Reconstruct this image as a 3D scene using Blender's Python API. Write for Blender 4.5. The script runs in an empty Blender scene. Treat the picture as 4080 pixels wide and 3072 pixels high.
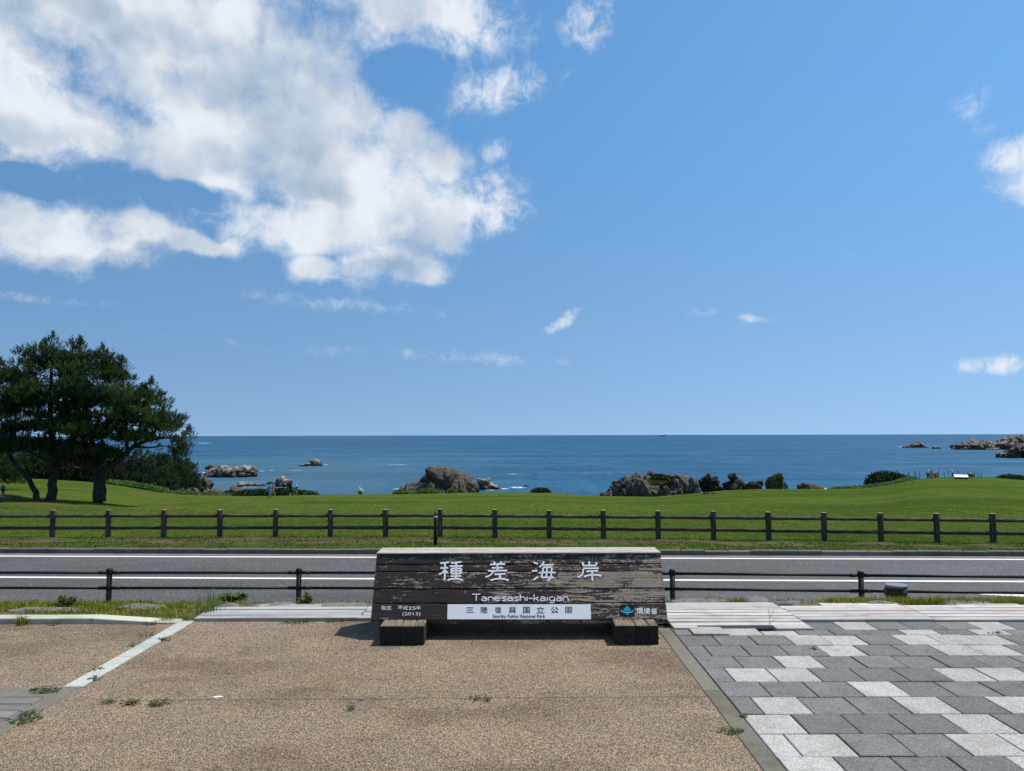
import bpy, bmesh, math, random
import numpy as np
from mathutils import Vector, Matrix

SC = bpy.context.scene
COL = SC.collection
rnd = random.Random(7)
RG = np.random.default_rng(11)
PI = math.pi

# ------------------------------------------------------------------ camera
F, CAMH = 2900.0, 1.78                      # focal length in photo pixels, eye height over the plaza
PITCH = math.atan((1733.5 - 1536) / F)
ROLL = math.atan(-9.5 / 4080)
ROT = Matrix.Rotation(PI / 2 + PITCH, 3, 'X') @ Matrix.Rotation(ROLL, 3, 'Z')
cam_d = bpy.data.cameras.new('camera')
cam_d.sensor_width = 36.0
cam_d.lens = 36.0 * F / 4080
cam_d.clip_start = 0.05
cam_d.clip_end = 90000
cam = bpy.data.objects.new('camera', cam_d)
cam.matrix_world = Matrix.Translation((0, 0, CAMH)) @ ROT.to_4x4()
COL.objects.link(cam)
SC.camera = cam

# ------------------------------------------------------------------ sun, sky, exposure
SUN = Vector((0.44, 0.17, 0.89)).normalized()       # towards the sun
sl = bpy.data.lights.new('sun', 'SUN')
sl.energy = 5.0
sl.angle = math.radians(0.53)
sl.color = (1.0, 0.93, 0.82)
so = bpy.data.objects.new('sun', sl)
so.rotation_euler = (-SUN).to_track_quat('-Z', 'Y').to_euler()
COL.objects.link(so)
SC.view_settings.view_transform = 'Standard'
SC.view_settings.look = 'None'
SC.view_settings.exposure = 0.11
SC.view_settings.gamma = 1.0
SC.view_settings.use_curve_mapping = False
S2 = 4080 / 2212.0                                   # 2212-wide preview pixels -> photo pixels


def ray(px, py):
    return ROT @ Vector(((px - 2040) / F, -(py - 1536) / F, -1.0))


def ground(px, py, z=0.0):
    d = ray(px, py)
    t = (z - CAMH) / d.z
    return Vector((d.x * t, d.y * t, z))


def at(px, py, Y):
    d = ray(px, py)
    t = Y / d.y
    return Vector((d.x * t, Y, CAMH + d.z * t))


def at2(x, y, Y):
    return at(x * S2, y * S2, Y)


# ------------------------------------------------------------------ node helper
class NT:
    def __init__(self, tree):
        self.t = tree
        self.L = tree.links

    def n(self, kind, **kw):
        nd = self.t.nodes.new(kind)
        for k, v in kw.items():
            setattr(nd, k, v)
        return nd

    def put(self, sock, v):
        if isinstance(v, bpy.types.NodeSocket):
            self.L.new(v, sock)
        elif v is not None:
            if isinstance(v, (int, float)) and sock.type == 'RGBA':
                v = (v, v, v, 1)
            elif sock.type == 'RGBA' and len(v) == 3:
                v = (*v, 1)
            sock.default_value = v

    def m(self, op, a, b=None, c=None, clamp=False):
        nd = self.n('ShaderNodeMath', operation=op, use_clamp=clamp)
        for i, v in enumerate((a, b, c)):
            self.put(nd.inputs[i], v) if v is not None else None
        return nd.outputs[0]

    def vm(self, op, a, b=None, scale=None):
        nd = self.n('ShaderNodeVectorMath', operation=op)
        self.put(nd.inputs[0], a)
        if b is not None:
            self.put(nd.inputs[1], b)
        if scale is not None:
            self.put(nd.inputs['Scale'], scale)
        return nd.outputs['Value'] if op in ('LENGTH', 'DOT_PRODUCT') else nd.outputs[0]

    def comb(self, x, y, z=0.0):
        nd = self.n('ShaderNodeCombineXYZ')
        for i, v in enumerate((x, y, z)):
            self.put(nd.inputs[i], v)
        return nd.outputs[0]

    def sep(self, v):
        nd = self.n('ShaderNodeSeparateXYZ')
        self.put(nd.inputs[0], v)
        return nd.outputs

    def noise(self, vec, scale, detail=4, rough=0.55, dist=0.0, out=0):
        nd = self.n('ShaderNodeTexNoise')
        self.put(nd.inputs['Vector'], vec)
        self.put(nd.inputs['Scale'], scale)
        nd.inputs['Detail'].default_value = detail
        nd.inputs['Roughness'].default_value = rough
        nd.inputs['Distortion'].default_value = dist
        return nd.outputs[out]

    def voro(self, vec, scale, feature='F1', out='Distance', rnd_=1.0):
        nd = self.n('ShaderNodeTexVoronoi', feature=feature)
        self.put(nd.inputs['Vector'], vec)
        self.put(nd.inputs['Scale'], scale)
        nd.inputs['Randomness'].default_value = rnd_
        return nd.outputs[out]

    def ramp(self, fac, stops, interp='LINEAR'):
        nd = self.n('ShaderNodeValToRGB')
        nd.color_ramp.interpolation = interp
        el = nd.color_ramp.elements
        while len(el) < len(stops):
            el.new(0.5)
        for e, (p, c) in zip(el, stops):
            e.position = p
            e.color = (c, c, c, 1) if isinstance(c, (int, float)) else (*c, 1)
        self.put(nd.inputs[0], fac)
        return nd.outputs[0]

    def smooth(self, v, lo, hi, a=0.0, b=1.0):
        nd = self.n('ShaderNodeMapRange', interpolation_type='SMOOTHSTEP')
        for i, q in enumerate((v, lo, hi, a, b)):
            self.put(nd.inputs[i], q)
        return nd.outputs[0]

    def lin(self, v, lo, hi, a=0.0, b=1.0):
        nd = self.n('ShaderNodeMapRange')
        for i, q in enumerate((v, lo, hi, a, b)):
            self.put(nd.inputs[i], q)
        return nd.outputs[0]

    def mix(self, fac, a, b, blend='MIX'):
        nd = self.n('ShaderNodeMix', data_type='RGBA', blend_type=blend)
        self.put(nd.inputs[0], fac)
        self.put(nd.inputs[6], a)
        self.put(nd.inputs[7], b)
        return nd.outputs[2]

    def bump(self, h, strength=0.5, dist=0.01, normal=None):
        nd = self.n('ShaderNodeBump')
        nd.inputs['Strength'].default_value = strength
        nd.inputs['Distance'].default_value = dist
        self.put(nd.inputs['Height'], h)
        if normal is not None:
            self.put(nd.inputs['Normal'], normal)
        return nd.outputs[0]

    def obj(self):
        return self.n('ShaderNodeTexCoord').outputs['Object']

    def pos(self):
        return self.n('ShaderNodeNewGeometry').outputs['Position']

    def attr(self, name, out='Fac'):
        nd = self.n('ShaderNodeAttribute', attribute_name=name)
        return nd.outputs[out]

    def rand(self):
        return self.n('ShaderNodeObjectInfo').outputs['Random']

    def scale(self, v, s):
        return self.vm('MULTIPLY', v, s)


MATS = {}


def mat(name, fn):
    m = bpy.data.materials.new(name)
    m.use_nodes = True
    m.node_tree.nodes.clear()
    t = NT(m.node_tree)
    out = t.n('ShaderNodeOutputMaterial')
    sh = fn(t)
    t.L.new(sh, out.inputs['Surface'])
    MATS[name] = m
    return m


def pbr(t, col, rough=0.8, bump=None, spec=0.3, metal=0.0):
    b = t.n('ShaderNodeBsdfPrincipled')
    t.put(b.inputs['Base Color'], col)
    t.put(b.inputs['Roughness'], rough)
    t.put(b.inputs['Specular IOR Level'], spec)
    b.inputs['Metallic'].default_value = metal
    if bump is not None:
        t.L.new(bump, b.inputs['Normal'])
    return b.outputs[0]


def leafy(t, col, trans=0.3, tcol=None, rough=0.6):
    d = t.n('ShaderNodeBsdfPrincipled')
    t.put(d.inputs['Base Color'], col)
    d.inputs['Roughness'].default_value = rough
    d.inputs['Specular IOR Level'].default_value = 0.2
    tr = t.n('ShaderNodeBsdfTranslucent')
    t.put(tr.inputs['Color'], tcol if tcol is not None else col)
    mx = t.n('ShaderNodeMixShader')
    mx.inputs[0].default_value = trans
    t.L.new(d.outputs[0], mx.inputs[1])
    t.L.new(tr.outputs[0], mx.inputs[2])
    return mx.outputs[0]


# ------------------------------------------------------------------ world: sky and clouds at infinity
def build_world():
    w = bpy.data.worlds.new('World')
    SC.world = w
    w.use_nodes = True
    w.node_tree.nodes.clear()
    w.cycles.sampling_method = 'MANUAL'
    w.cycles.sample_map_resolution = 128
    t = NT(w.node_tree)
    d = t.n('ShaderNodeTexCoord').outputs['Generated']
    sky = t.n('ShaderNodeTexSky', sky_type='NISHITA')
    sky.sun_disc = False
    sky.sun_elevation = math.asin(SUN.z)
    sky.sun_rotation = math.atan2(SUN.x, SUN.y)
    sky.altitude = 20
    sky.air_density = 1.0
    sky.dust_density = 0.2
    sky.ozone_density = 2.0
    # sea-clean air: the band of dusty light right on the horizon is lifted out
    t.L.new(t.vm('NORMALIZE', t.vm('ADD', d, (0, 0, 0.24))), sky.inputs[0])
    x, y, z = t.sep(d)
    skyc = t.mix(1.0, sky.outputs[0], t.ramp(z, SKY_TINT), 'MULTIPLY')
    az = t.m('ARCTAN2', x, y)
    el = t.m('ARCSINE', z)
    p = t.comb(az, el, 0.0)

    def noise2(vec, scale, detail, rough, dist=0.0, out=0):
        o = t.noise(vec, scale, detail, rough, dist, out)
        o.node.noise_dimensions = '2D'
        return o

    def azel(px, py):
        v = ray(px * S2, py * S2).normalized()
        return math.atan2(v.x, v.y), math.asin(v.z)

    w1 = noise2(p, 6.0, 3, 0.6, out=1)
    pw = t.vm('ADD', p, t.vm('MULTIPLY', t.vm('SUBTRACT', w1, (0.5, 0.5, 0.5)), (0.15, 0.11, 0)))
    w2 = noise2(p, 16.0, 2, 0.6, out=1)
    pw2 = t.vm('ADD', p, t.vm('MULTIPLY', t.vm('SUBTRACT', w2, (0.5, 0.5, 0.5)), (0.032, 0.032, 0)))

    pw3 = t.vm('ADD', p, t.vm('MULTIPLY', t.vm('SUBTRACT', w1, (0.5, 0.5, 0.5)), (0.05, 0.03, 0)))

    def blob(px, py, rx, ry, rot=0.0, gain=1.0, src=None):
        """1 at the blob's centre, 0 on its rim"""
        a0, e0 = azel(px, py)
        ra = abs(azel(px + rx, py)[0] - a0)
        re = abs(azel(px, py - ry)[1] - e0)
        if rot:
            mp = t.n('ShaderNodeMapping', vector_type='TEXTURE')
            t.put(mp.inputs[0], src or pw)
            mp.inputs[1].default_value = (a0, e0, 0)
            mp.inputs[2].default_value = (0, 0, rot)
            mp.inputs[3].default_value = (ra, re, 1)
            q = mp.outputs[0]
        else:
            nd = t.n('ShaderNodeVectorMath', operation='MULTIPLY_ADD')
            t.put(nd.inputs[0], src or pw)
            nd.inputs[1].default_value = (1 / ra, 1 / re, 0)
            nd.inputs[2].default_value = (-a0 / ra, -e0 / re, 0)
            q = nd.outputs[0]
        return t.m('MULTIPLY_ADD', t.vm('DOT_PRODUCT', q, q), -gain, gain)

    def union(lst, k=0.25):
        r = lst[0]
        for q in lst[1:]:
            r = t.m('SMOOTH_MAX', r, q, k)
        return r

    thick = union([
        blob(300, 50, 560, 150), blob(880, 30, 215, 78), blob(560, 240, 330, 220), blob(110, 270, 260, 95),
        blob(770, 410, 240, 150, -0.3), blob(140, 500, 250, 72), blob(400, 528, 150, 34), blob(400, 330, 260, 70),
        blob(690, 500, 170, 70), blob(880, 320, 135, 75), blob(-150, 120, 330, 230),
        blob(855, 575, 100, 56, 0.25), blob(950, 490, 125, 65, 0.3), blob(692, 583, 62, 30, 0, 1, pw3),
        blob(-260, 480, 260, 110), blob(2430, 330, 220, 90)])
    wisps = union([blob(*q, src=pw3) for q in (
        (1090, 190, 150, 55, 0.25, 0.68), (1070, 430, 100, 85, -0.3, 0.85), (1205, 692, 68, 20, 0.5, 0.9), (1078, 322, 40, 28, 0.6, 0.55),
        (1520, 680, 48, 10, 0, 0.42), (1625, 694, 46, 8, -0.1, 0.42), (2110, 240, 60, 70, 0.5, 0.45),
        (720, 662, 250, 16, -0.05, 0.30), (1010, 772, 280, 13, -0.05, 0.26), (500, 742, 220, 10, -0.08, 0.24),
        (60, 642, 150, 14, 0, 0.38), (1262, 45, 72, 74, 0, 0.95), (2225, 322, 130, 55, -0.1, 0.9), (2180, 787, 190, 24, 0, 0.8), (1030, 70, 90, 55, 0.3, 0.7))])
    n1 = noise2(pw2, 5.5, 7, 0.68)
    n1s = noise2(pw2, 5.5, 4, 0.5)
    n2 = noise2(t.vm('ADD', pw2, (0.030, 0.050, 0)), 5.5, 4, 0.5)
    nf = noise2(pw2, 30.0, 5, 0.7)
    def puffs(sc):
        nd = t.n('ShaderNodeTexVoronoi', feature='F1', voronoi_dimensions='2D')
        t.put(nd.inputs['Vector'], pw2)
        nd.inputs['Scale'].default_value = sc
        return t.m('SUBTRACT', 0.5, nd.outputs['Distance'])

    pf = puffs(17.0)
    # scattered cumulus over the rest of the sky, as in view
    inview = t.m('MULTIPLY', t.smooth(t.m('ABSOLUTE', az), 0.70, 1.0, 1.0, 0.0), t.smooth(el, 0.62, 0.9, 1.0, 0.0))
    gen = t.m('MULTIPLY_ADD', t.noise(t.vm('MULTIPLY', d, (1, 1, 2.4)), 2.6, 2, 0.5), 7.0, -4.2)
    gen = t.m('MULTIPLY_ADD', inview, -6.0, gen)
    gen = t.m('ADD', gen, t.smooth(el, 0.0, 0.12, -4.0, 0.0))
    thick = t.m('MAXIMUM', union([thick, gen]), -1.8)
    thick = t.m('MINIMUM', t.m('MULTIPLY_ADD', t.m('MAXIMUM', thick, 0.0), 1.0, t.m('ADD', thick, 0.12)), 1.8)
    dens = t.m('MULTIPLY_ADD', n1, 3.2, t.m('ADD', thick, -1.60))
    dens = t.m('MULTIPLY_ADD', nf, 2.3, t.m('ADD', dens, -1.15))
    dens = t.m('MULTIPLY_ADD', pf, 0.9, dens)
    holes = union([blob(430, 418, 110, 36, src=pw3), blob(70, 390, 110, 36, src=pw3), blob(880, 180, 120, 80, src=pw3)])
    dens = t.m('SUBTRACT', dens, t.m('MAXIMUM', t.m('MULTIPLY', holes, 1.9), 0.0))
    a_thick = t.smooth(dens, -0.6, 2.1)
    wd = t.m('MULTIPLY_ADD', nf, 3.0, t.m('ADD', t.m('MAXIMUM', wisps, -1.5), -1.55))
    wd = t.m('MULTIPLY_ADD', n1, 2.4, t.m('ADD', wd, -1.2))
    wgain = t.smooth(wisps, -0.3, 0.9, 0.08, 0.95)
    a_wisp = t.m('MULTIPLY', t.smooth(wd, -0.2, 1.5), wgain)
    keep = t.m('MULTIPLY', t.m('MULTIPLY_ADD', a_thick, -0.97, 1.0), t.m('SUBTRACT', 1.0, a_wisp))
    alpha = t.m('SUBTRACT', 1.0, keep)
    rel = t.m('SUBTRACT', n1s, n2)
    grey = union([blob(600, 270, 200, 120), blob(190, 30, 280, 70), blob(660, 380, 130, 40, 0, 0.8), blob(120, 305, 150, 36, 0, 0.6), blob(250, 560, 180, 16, 0, 0.6), blob(830, 600, 60, 22, 0, 0.5)], 0.3)
    grey = t.smooth(grey, -0.5, 0.9)
    inner = t.smooth(dens, 0.5, 2.4)
    br = t.m('MULTIPLY_ADD', rel, 1.0, 1.02)
    br = t.m('MULTIPLY_ADD', inner, -0.10, br)
    br = t.m('MULTIPLY_ADD', grey, -0.27, br)
    br = t.m('MULTIPLY_ADD', n1, 0.30, t.m('ADD', br, -0.15))
    br = t.m('MULTIPLY_ADD', nf, 0.08, t.m('ADD', br, -0.04))
    br = t.m('MULTIPLY_ADD', pf, 0.12, br)
    br = t.m('MINIMUM', t.m('MAXIMUM', br, 0.40), 1.06)
    tint = t.ramp(t.lin(br, 0.45, 0.95), [(0.0, (0.64, 0.89, 1.18)), (0.55, (0.80, 0.955, 1.15)), (1.0, (0.94, 0.995, 1.07))])
    ccol = t.vm('SCALE', tint, None, t.m('MULTIPLY', br, CLOUD_GAIN))
    col = t.mix(alpha, skyc, ccol)
    bg = t.n('ShaderNodeBackground')
    t.put(bg.inputs[0], col)
    bg.inputs[1].default_value = SKY_STR
    out = t.n('ShaderNodeOutputWorld')
    t.L.new(bg.outputs[0], out.inputs[0])


SKY_STR = 0.125
CLOUD_GAIN = 6.2
SKY_TINT = [(0.0, (0.95, 1.01, 0.98)), (0.40, (0.755, 1.165, 1.26))]     # clean sea air: pale at the horizon, deeper blue above
build_world()
SC.cycles.max_bounces = 5
SC.cycles.diffuse_bounces = 2
SC.cycles.glossy_bounces = 2
SC.cycles.transmission_bounces = 3
SC.cycles.transparent_max_bounces = 6
SC.cycles.caustics_reflective = False
SC.cycles.caustics_refractive = False


# ------------------------------------------------------------------ mesh helpers
def link(o, parent=None):
    COL.objects.link(o)
    if parent is not None:
        o.parent = parent
    return o


def mesh(name, V, Fc, m=None, parent=None, smooth=False, mats=None, fmat=None, attrs=None):
    me = bpy.data.meshes.new(name)
    V = np.asarray(V, dtype=np.float32).reshape(-1, 3)
    if isinstance(Fc, np.ndarray):
        k = Fc.shape[1]
        nf = Fc.shape[0]
        me.vertices.add(len(V))
        me.vertices.foreach_set('co', V.ravel())
        me.loops.add(nf * k)
        me.loops.foreach_set('vertex_index', Fc.astype(np.int32).ravel())
        me.polygons.add(nf)
        me.polygons.foreach_set('loop_start', np.arange(0, nf * k, k, dtype=np.int32))
        me.polygons.foreach_set('loop_total', np.full(nf, k, dtype=np.int32))
        me.update(calc_edges=True)
    else:
        me.from_pydata([tuple(map(float, v)) for v in V], [], Fc)
        me.update()
    if mats:
        for q in mats:
            me.materials.append(q)
        me.polygons.foreach_set('material_index', np.asarray(fmat, dtype=np.int32))
    elif m is not None:
        me.materials.append(m)
    if smooth:
        me.polygons.foreach_set('use_smooth', np.ones(len(me.polygons), dtype=bool))
    for an, av in (attrs or {}).items():
        a = me.attributes.new(an, 'FLOAT', 'POINT')
        a.data.foreach_set('value', np.asarray(av, dtype=np.float32))
    o = bpy.data.objects.new(name, me)
    return link(o, parent)


def tag(o, label=None, cat=None, group=None, kind=None):
    if label:
        o['label'] = label
    if cat:
        o['category'] = cat
    if group:
        o['group'] = group
    if kind:
        o['kind'] = kind
    return o


def empty(name, loc=(0, 0, 0), rz=0.0):
    o = bpy.data.objects.new(name, None)
    o.empty_display_size = 0.2
    o.location = loc
    o.rotation_euler = (0, 0, rz)
    return link(o)


def local(o, p):
    return Vector(p) - Vector(o.location)


class MB:
    def __init__(self):
        self.V = []
        self.F = []

    def add(self, V, Fc):
        b = len(self.V)
        self.V += [tuple(v) for v in V]
        self.F += [tuple(i + b for i in f) for f in Fc]
        return self

    def box(self, a, b, bev=0.0):
        (x0, y0, z0), (x1, y1, z1) = a, b
        if bev <= 0:
            return self.add([(x0, y0, z0), (x1, y0, z0), (x1, y1, z0), (x0, y1, z0), (x0, y0, z1), (x1, y0, z1), (x1, y1, z1), (x0, y1, z1)],
                            [(0, 3, 2, 1), (4, 5, 6, 7), (0, 1, 5, 4), (1, 2, 6, 5), (2, 3, 7, 6), (3, 0, 4, 7)])
        e = bev
        z2 = z1 - e
        V = [(x0, y0, z0), (x1, y0, z0), (x1, y1, z0), (x0, y1, z0), (x0, y0, z2), (x1, y0, z2), (x1, y1, z2), (x0, y1, z2),
             (x0 + e, y0 + e, z1), (x1 - e, y0 + e, z1), (x1 - e, y1 - e, z1), (x0 + e, y1 - e, z1)]
        Fc = [(0, 3, 2, 1), (8, 9, 10, 11)]
        for b0, b1 in ((0, 4), (4, 8)):
            for i in range(4):
                j = (i + 1) % 4
                Fc.append((b0 + i, b0 + j, b1 + j, b1 + i))
        return self.add(V, Fc)

    def tube(self, pts, rad, n=8, cap=True, up=(0, 0, 1)):
        pts = [Vector(p) for p in pts]
        if not hasattr(rad, '__len__'):
            rad = [rad] * len(pts)
        base = len(self.V)
        prev = None
        for i, p in enumerate(pts):
            d = (pts[min(i + 1, len(pts) - 1)] - pts[max(i - 1, 0)]).normalized()
            if prev is None:
                a = d.orthogonal().normalized()
            else:
                a = (prev - d * prev.dot(d)).normalized()
            prev = a
            b = d.cross(a)
            for k in range(n):
                th = 2 * PI * k / n
                self.V.append(tuple(p + (a * math.cos(th) + b * math.sin(th)) * rad[i]))
        for i in range(len(pts) - 1):
            for k in range(n):
                k2 = (k + 1) % n
                self.F.append((base + i * n + k, base + i * n + k2, base + (i + 1) * n + k2, base + (i + 1) * n + k))
        if cap:
            self.F.append(tuple(base + k for k in range(n))[::-1])
            e = base + (len(pts) - 1) * n
            self.F.append(tuple(e + k for k in range(n)))
        return self

    def prism(self, poly, z0, z1):
        n = len(poly)
        V = [(x, y, z0) for x, y in poly] + [(x, y, z1) for x, y in poly]
        Fc = [tuple(range(n))[::-1], tuple(range(n, 2 * n))] + [(i, (i + 1) % n, n + (i + 1) % n, n + i) for i in range(n)]
        return self.add(V, Fc)

    def lathe(self, prof, n=16, c=(0, 0, 0)):
        base = len(self.V)
        for r, z in prof:
            for k in range(n):
                th = 2 * PI * k / n
                self.V.append((c[0] + r * math.cos(th), c[1] + r * math.sin(th), c[2] + z))
        for i in range(len(prof) - 1):
            for k in range(n):
                k2 = (k + 1) % n
                self.F.append((base + i * n + k, base + i * n + k2, base + (i + 1) * n + k2, base + (i + 1) * n + k))
        self.F.append(tuple(base + k for k in range(n))[::-1])
        e = base + (len(prof) - 1) * n
        self.F.append(tuple(e + k for k in range(n)))
        return self

    def build(self, name, m, parent=None, smooth=False, shift=None):
        V = np.array(self.V, dtype=np.float32)
        if shift is not None:
            V = V - np.array(shift, dtype=np.float32)
        return mesh(name, V, self.F, m, parent, smooth)


# value noise for geometry (numpy, 3D)
def _hash(ix, iy, iz, seed):
    h = (ix * 374761393 + iy * 668265263 + iz * 2147483647 + seed * 974634777) & 0xFFFFFFFF
    h = ((h ^ (h >> 13)) * 1274126177) & 0xFFFFFFFF
    h = h ^ (h >> 16)
    return (h & 0xFFFFFF) / float(0xFFFFFF)


def vnoise(P, scale=1.0, seed=0):
    P = np.asarray(P, dtype=np.float64) * scale
    I = np.floor(P).astype(np.int64)
    f = P - I
    f = f * f * (3 - 2 * f)
    r = 0
    for dx in (0, 1):
        for dy in (0, 1):
            for dz in (0, 1):
                wgt = (f[:, 0] if dx else 1 - f[:, 0]) * (f[:, 1] if dy else 1 - f[:, 1]) * (f[:, 2] if dz else 1 - f[:, 2])
                r = r + wgt * _hash(I[:, 0] + dx, I[:, 1] + dy, I[:, 2] + dz, seed)
    return r


def fbm(P, scale=1.0, oct_=4, seed=0, gain=0.5):
    a, s, r, tot = 1.0, scale, 0, 0
    for i in range(oct_):
        r = r + a * (vnoise(P, s, seed + i * 17) - 0.5) * 2
        tot += a
        a *= gain
        s *= 2.03
    return r / tot


# ------------------------------------------------------------------ materials
def m_aggregate(t):
    p = t.pos()
    pw = t.vm('ADD', p, t.scale(t.noise(p, 60, 2, 0.5, out=1), (0.004, 0.004, 0)))
    cell = t.voro(pw, 165, out='Color')
    dist = t.voro(pw, 165)
    r = t.sep(cell)[0]
    c = t.ramp(r, [(0.0, (0.075, 0.054, 0.037)), (0.2, (0.17, 0.122, 0.080)), (0.45, (0.28, 0.205, 0.137)), (0.72, (0.375, 0.285, 0.192)), (0.9, (0.49, 0.395, 0.285)), (1.0, (0.60, 0.51, 0.41))])
    gap = t.smooth(dist, 0.42, 0.75, 0.0, 0.8)
    c = t.mix(gap, c, (0.055, 0.040, 0.028))
    st = t.noise(t.scale(p, (0.7, 1.3, 1)), 0.75, 6, 0.66)
    st2 = t.noise(p, 2.1, 5, 0.66)
    c = t.mix(t.smooth(st, 0.44, 0.62, 0.0, 0.75), c, t.mix(1.0, c, (0.62, 0.58, 0.56), 'MULTIPLY'))
    c = t.mix(t.smooth(st2, 0.48, 0.68, 0.0, 0.6), c, t.mix(1.0, c, (1.25, 1.18, 1.1), 'MULTIPLY'))
    # the fine joint crossing the paving: moss-dark line
    xx, yy, _ = t.sep(p)
    jn = t.m('ADD', yy, t.m('MULTIPLY', t.m('SUBTRACT', t.noise(p, 4, 3), 0.5), 0.06))
    j = t.m('ABSOLUTE', t.m('SUBTRACT', jn, t.m('ADD', 5.075, t.m('MULTIPLY', xx, 0.012))))
    jm = t.m('MULTIPLY', t.smooth(j, 0.004, 0.016, 1.0, 0.0), t.smooth(t.noise(p, 9, 3), 0.35, 0.6, 0.15, 0.8))
    c = t.mix(jm, c, (0.06, 0.052, 0.032))
    return pbr(t, c, 0.85, t.bump(t.m('SUBTRACT', 1.0, dist), 0.9, 0.006), 0.25)


def m_paver(lo, hi, spread):
    def fn(t):
        p = t.pos()
        s = t.noise(p, 190, 3, 0.75)
        s2 = t.voro(p, 150, out='Color')
        k = t.m('ADD', t.m('MULTIPLY', s, 0.6), t.m('MULTIPLY', t.sep(s2)[0], 0.4))
        c = t.ramp(k, [(0.22, lo), (0.5, tuple((a + b) / 2 for a, b in zip(lo, hi))), (0.8, hi)])
        st = t.noise(p, 4, 6, 0.72)
        c = t.mix(t.smooth(st, 0.42, 0.66, 0.0, 0.7), c, t.mix(1.0, c, (0.72, 0.71, 0.69), 'MULTIPLY'))
        rv = t.lin(t.rand(), 0, 1, 1 - spread, 1 + spread)
        c = t.vm('SCALE', c, None, rv)
        return pbr(t, c, 0.85, t.bump(k, 0.6, 0.004), 0.25)
    return fn


def m_concrete(base, dirt=(0.6, 0.58, 0.5), grain=90, dirty=0.6):
    def fn(t):
        p = t.pos()
        k = t.noise(p, grain, 4, 0.7)
        c = t.mix(t.lin(k, 0.25, 0.75), tuple(b * 0.72 for b in base), tuple(min(1, b * 1.22) for b in base))
        st = t.noise(p, 2.6, 6, 0.65)
        st2 = t.noise(p, 14, 4, 0.65)
        c = t.mix(t.smooth(st, 0.42, 0.68, 0.0, dirty), c, t.mix(1.0, c, dirt, 'MULTIPLY'))
        c = t.mix(t.smooth(st2, 0.55, 0.75, 0.0, dirty), c, t.mix(1.0, c, dirt, 'MULTIPLY'))
        c = t.vm('SCALE', c, None, t.lin(t.rand(), 0, 1, 0.9, 1.08))
        return pbr(t, c, 0.88, t.bump(k, 0.4, 0.004), 0.25)
    return fn


def m_asphalt(t):
    p = t.pos()
    cell = t.voro(p, 95, out='Color')
    r = t.sep(cell)[0]
    c = t.ramp(r, [(0.0, (0.032, 0.032, 0.033)), (0.55, (0.058, 0.058, 0.060)), (0.85, (0.092, 0.092, 0.094)), (0.95, (0.16, 0.16, 0.155)), (1.0, (0.42, 0.42, 0.41))])
    big = t.noise(t.scale(p, (0.25, 1.0, 1.0)), 1.2, 6, 0.68)
    c = t.vm('SCALE', c, None, t.lin(big, 0.3, 0.7, 0.74, 1.22))
    ck = t.voro(t.vm('ADD', p, t.scale(t.noise(p, 1.5, 4, 0.6, out=1), (0.8, 0.8, 0))), 0.22, 'DISTANCE_TO_EDGE')
    c = t.mix(t.m('MULTIPLY', t.smooth(ck, 0.0, 0.006, 0.7, 0.0), t.smooth(t.noise(p, 0.3, 3), 0.5, 0.6)), c, (0.03, 0.03, 0.032))
    return pbr(t, c, 0.75, t.bump(t.voro(p, 95), 0.5, 0.006), 0.35)


def m_line(t):
    p = t.pos()
    k = t.noise(p, 22, 6, 0.8)
    c = t.mix(t.smooth(k, 0.56, 0.74, 0.0, 0.75), (0.70, 0.70, 0.69), (0.22, 0.22, 0.22))
    return pbr(t, c, 0.6)


def m_deck(base, dark, streak=0.6):
    def fn(t):
        p = t.pos()
        off = t.comb(t.m('MULTIPLY', t.rand(), 37.0), t.m('MULTIPLY', t.rand(), 11.0), 0)
        q = t.vm('ADD', p, off)
        g = t.noise(t.scale(q, (3.0, 70, 70)), 1.0, 7, 0.65, 0.4)
        g2 = t.noise(t.scale(q, (1.2, 9, 9)), 1.0, 4, 0.6)
        k = t.m('ADD', t.m('MULTIPLY', g, 0.6), t.m('MULTIPLY', g2, 0.4))
        c = t.ramp(k, [(0.3, dark), (0.47, tuple(a * 0.8 for a in base)), (0.62, base), (0.8, tuple(min(1, a * 1.15) for a in base))])
        c = t.vm('SCALE', c, None, t.lin(t.rand(), 0, 1, 0.82, 1.12))
        st = t.noise(p, 4.5, 5, 0.6)
        c = t.mix(t.smooth(st, 0.5, 0.75, 0, streak), c, t.mix(1.0, c, (0.6, 0.58, 0.55), 'MULTIPLY'))
        return pbr(t, c, 0.8, t.bump(g, 0.6, 0.004), 0.2)
    return fn


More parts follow.
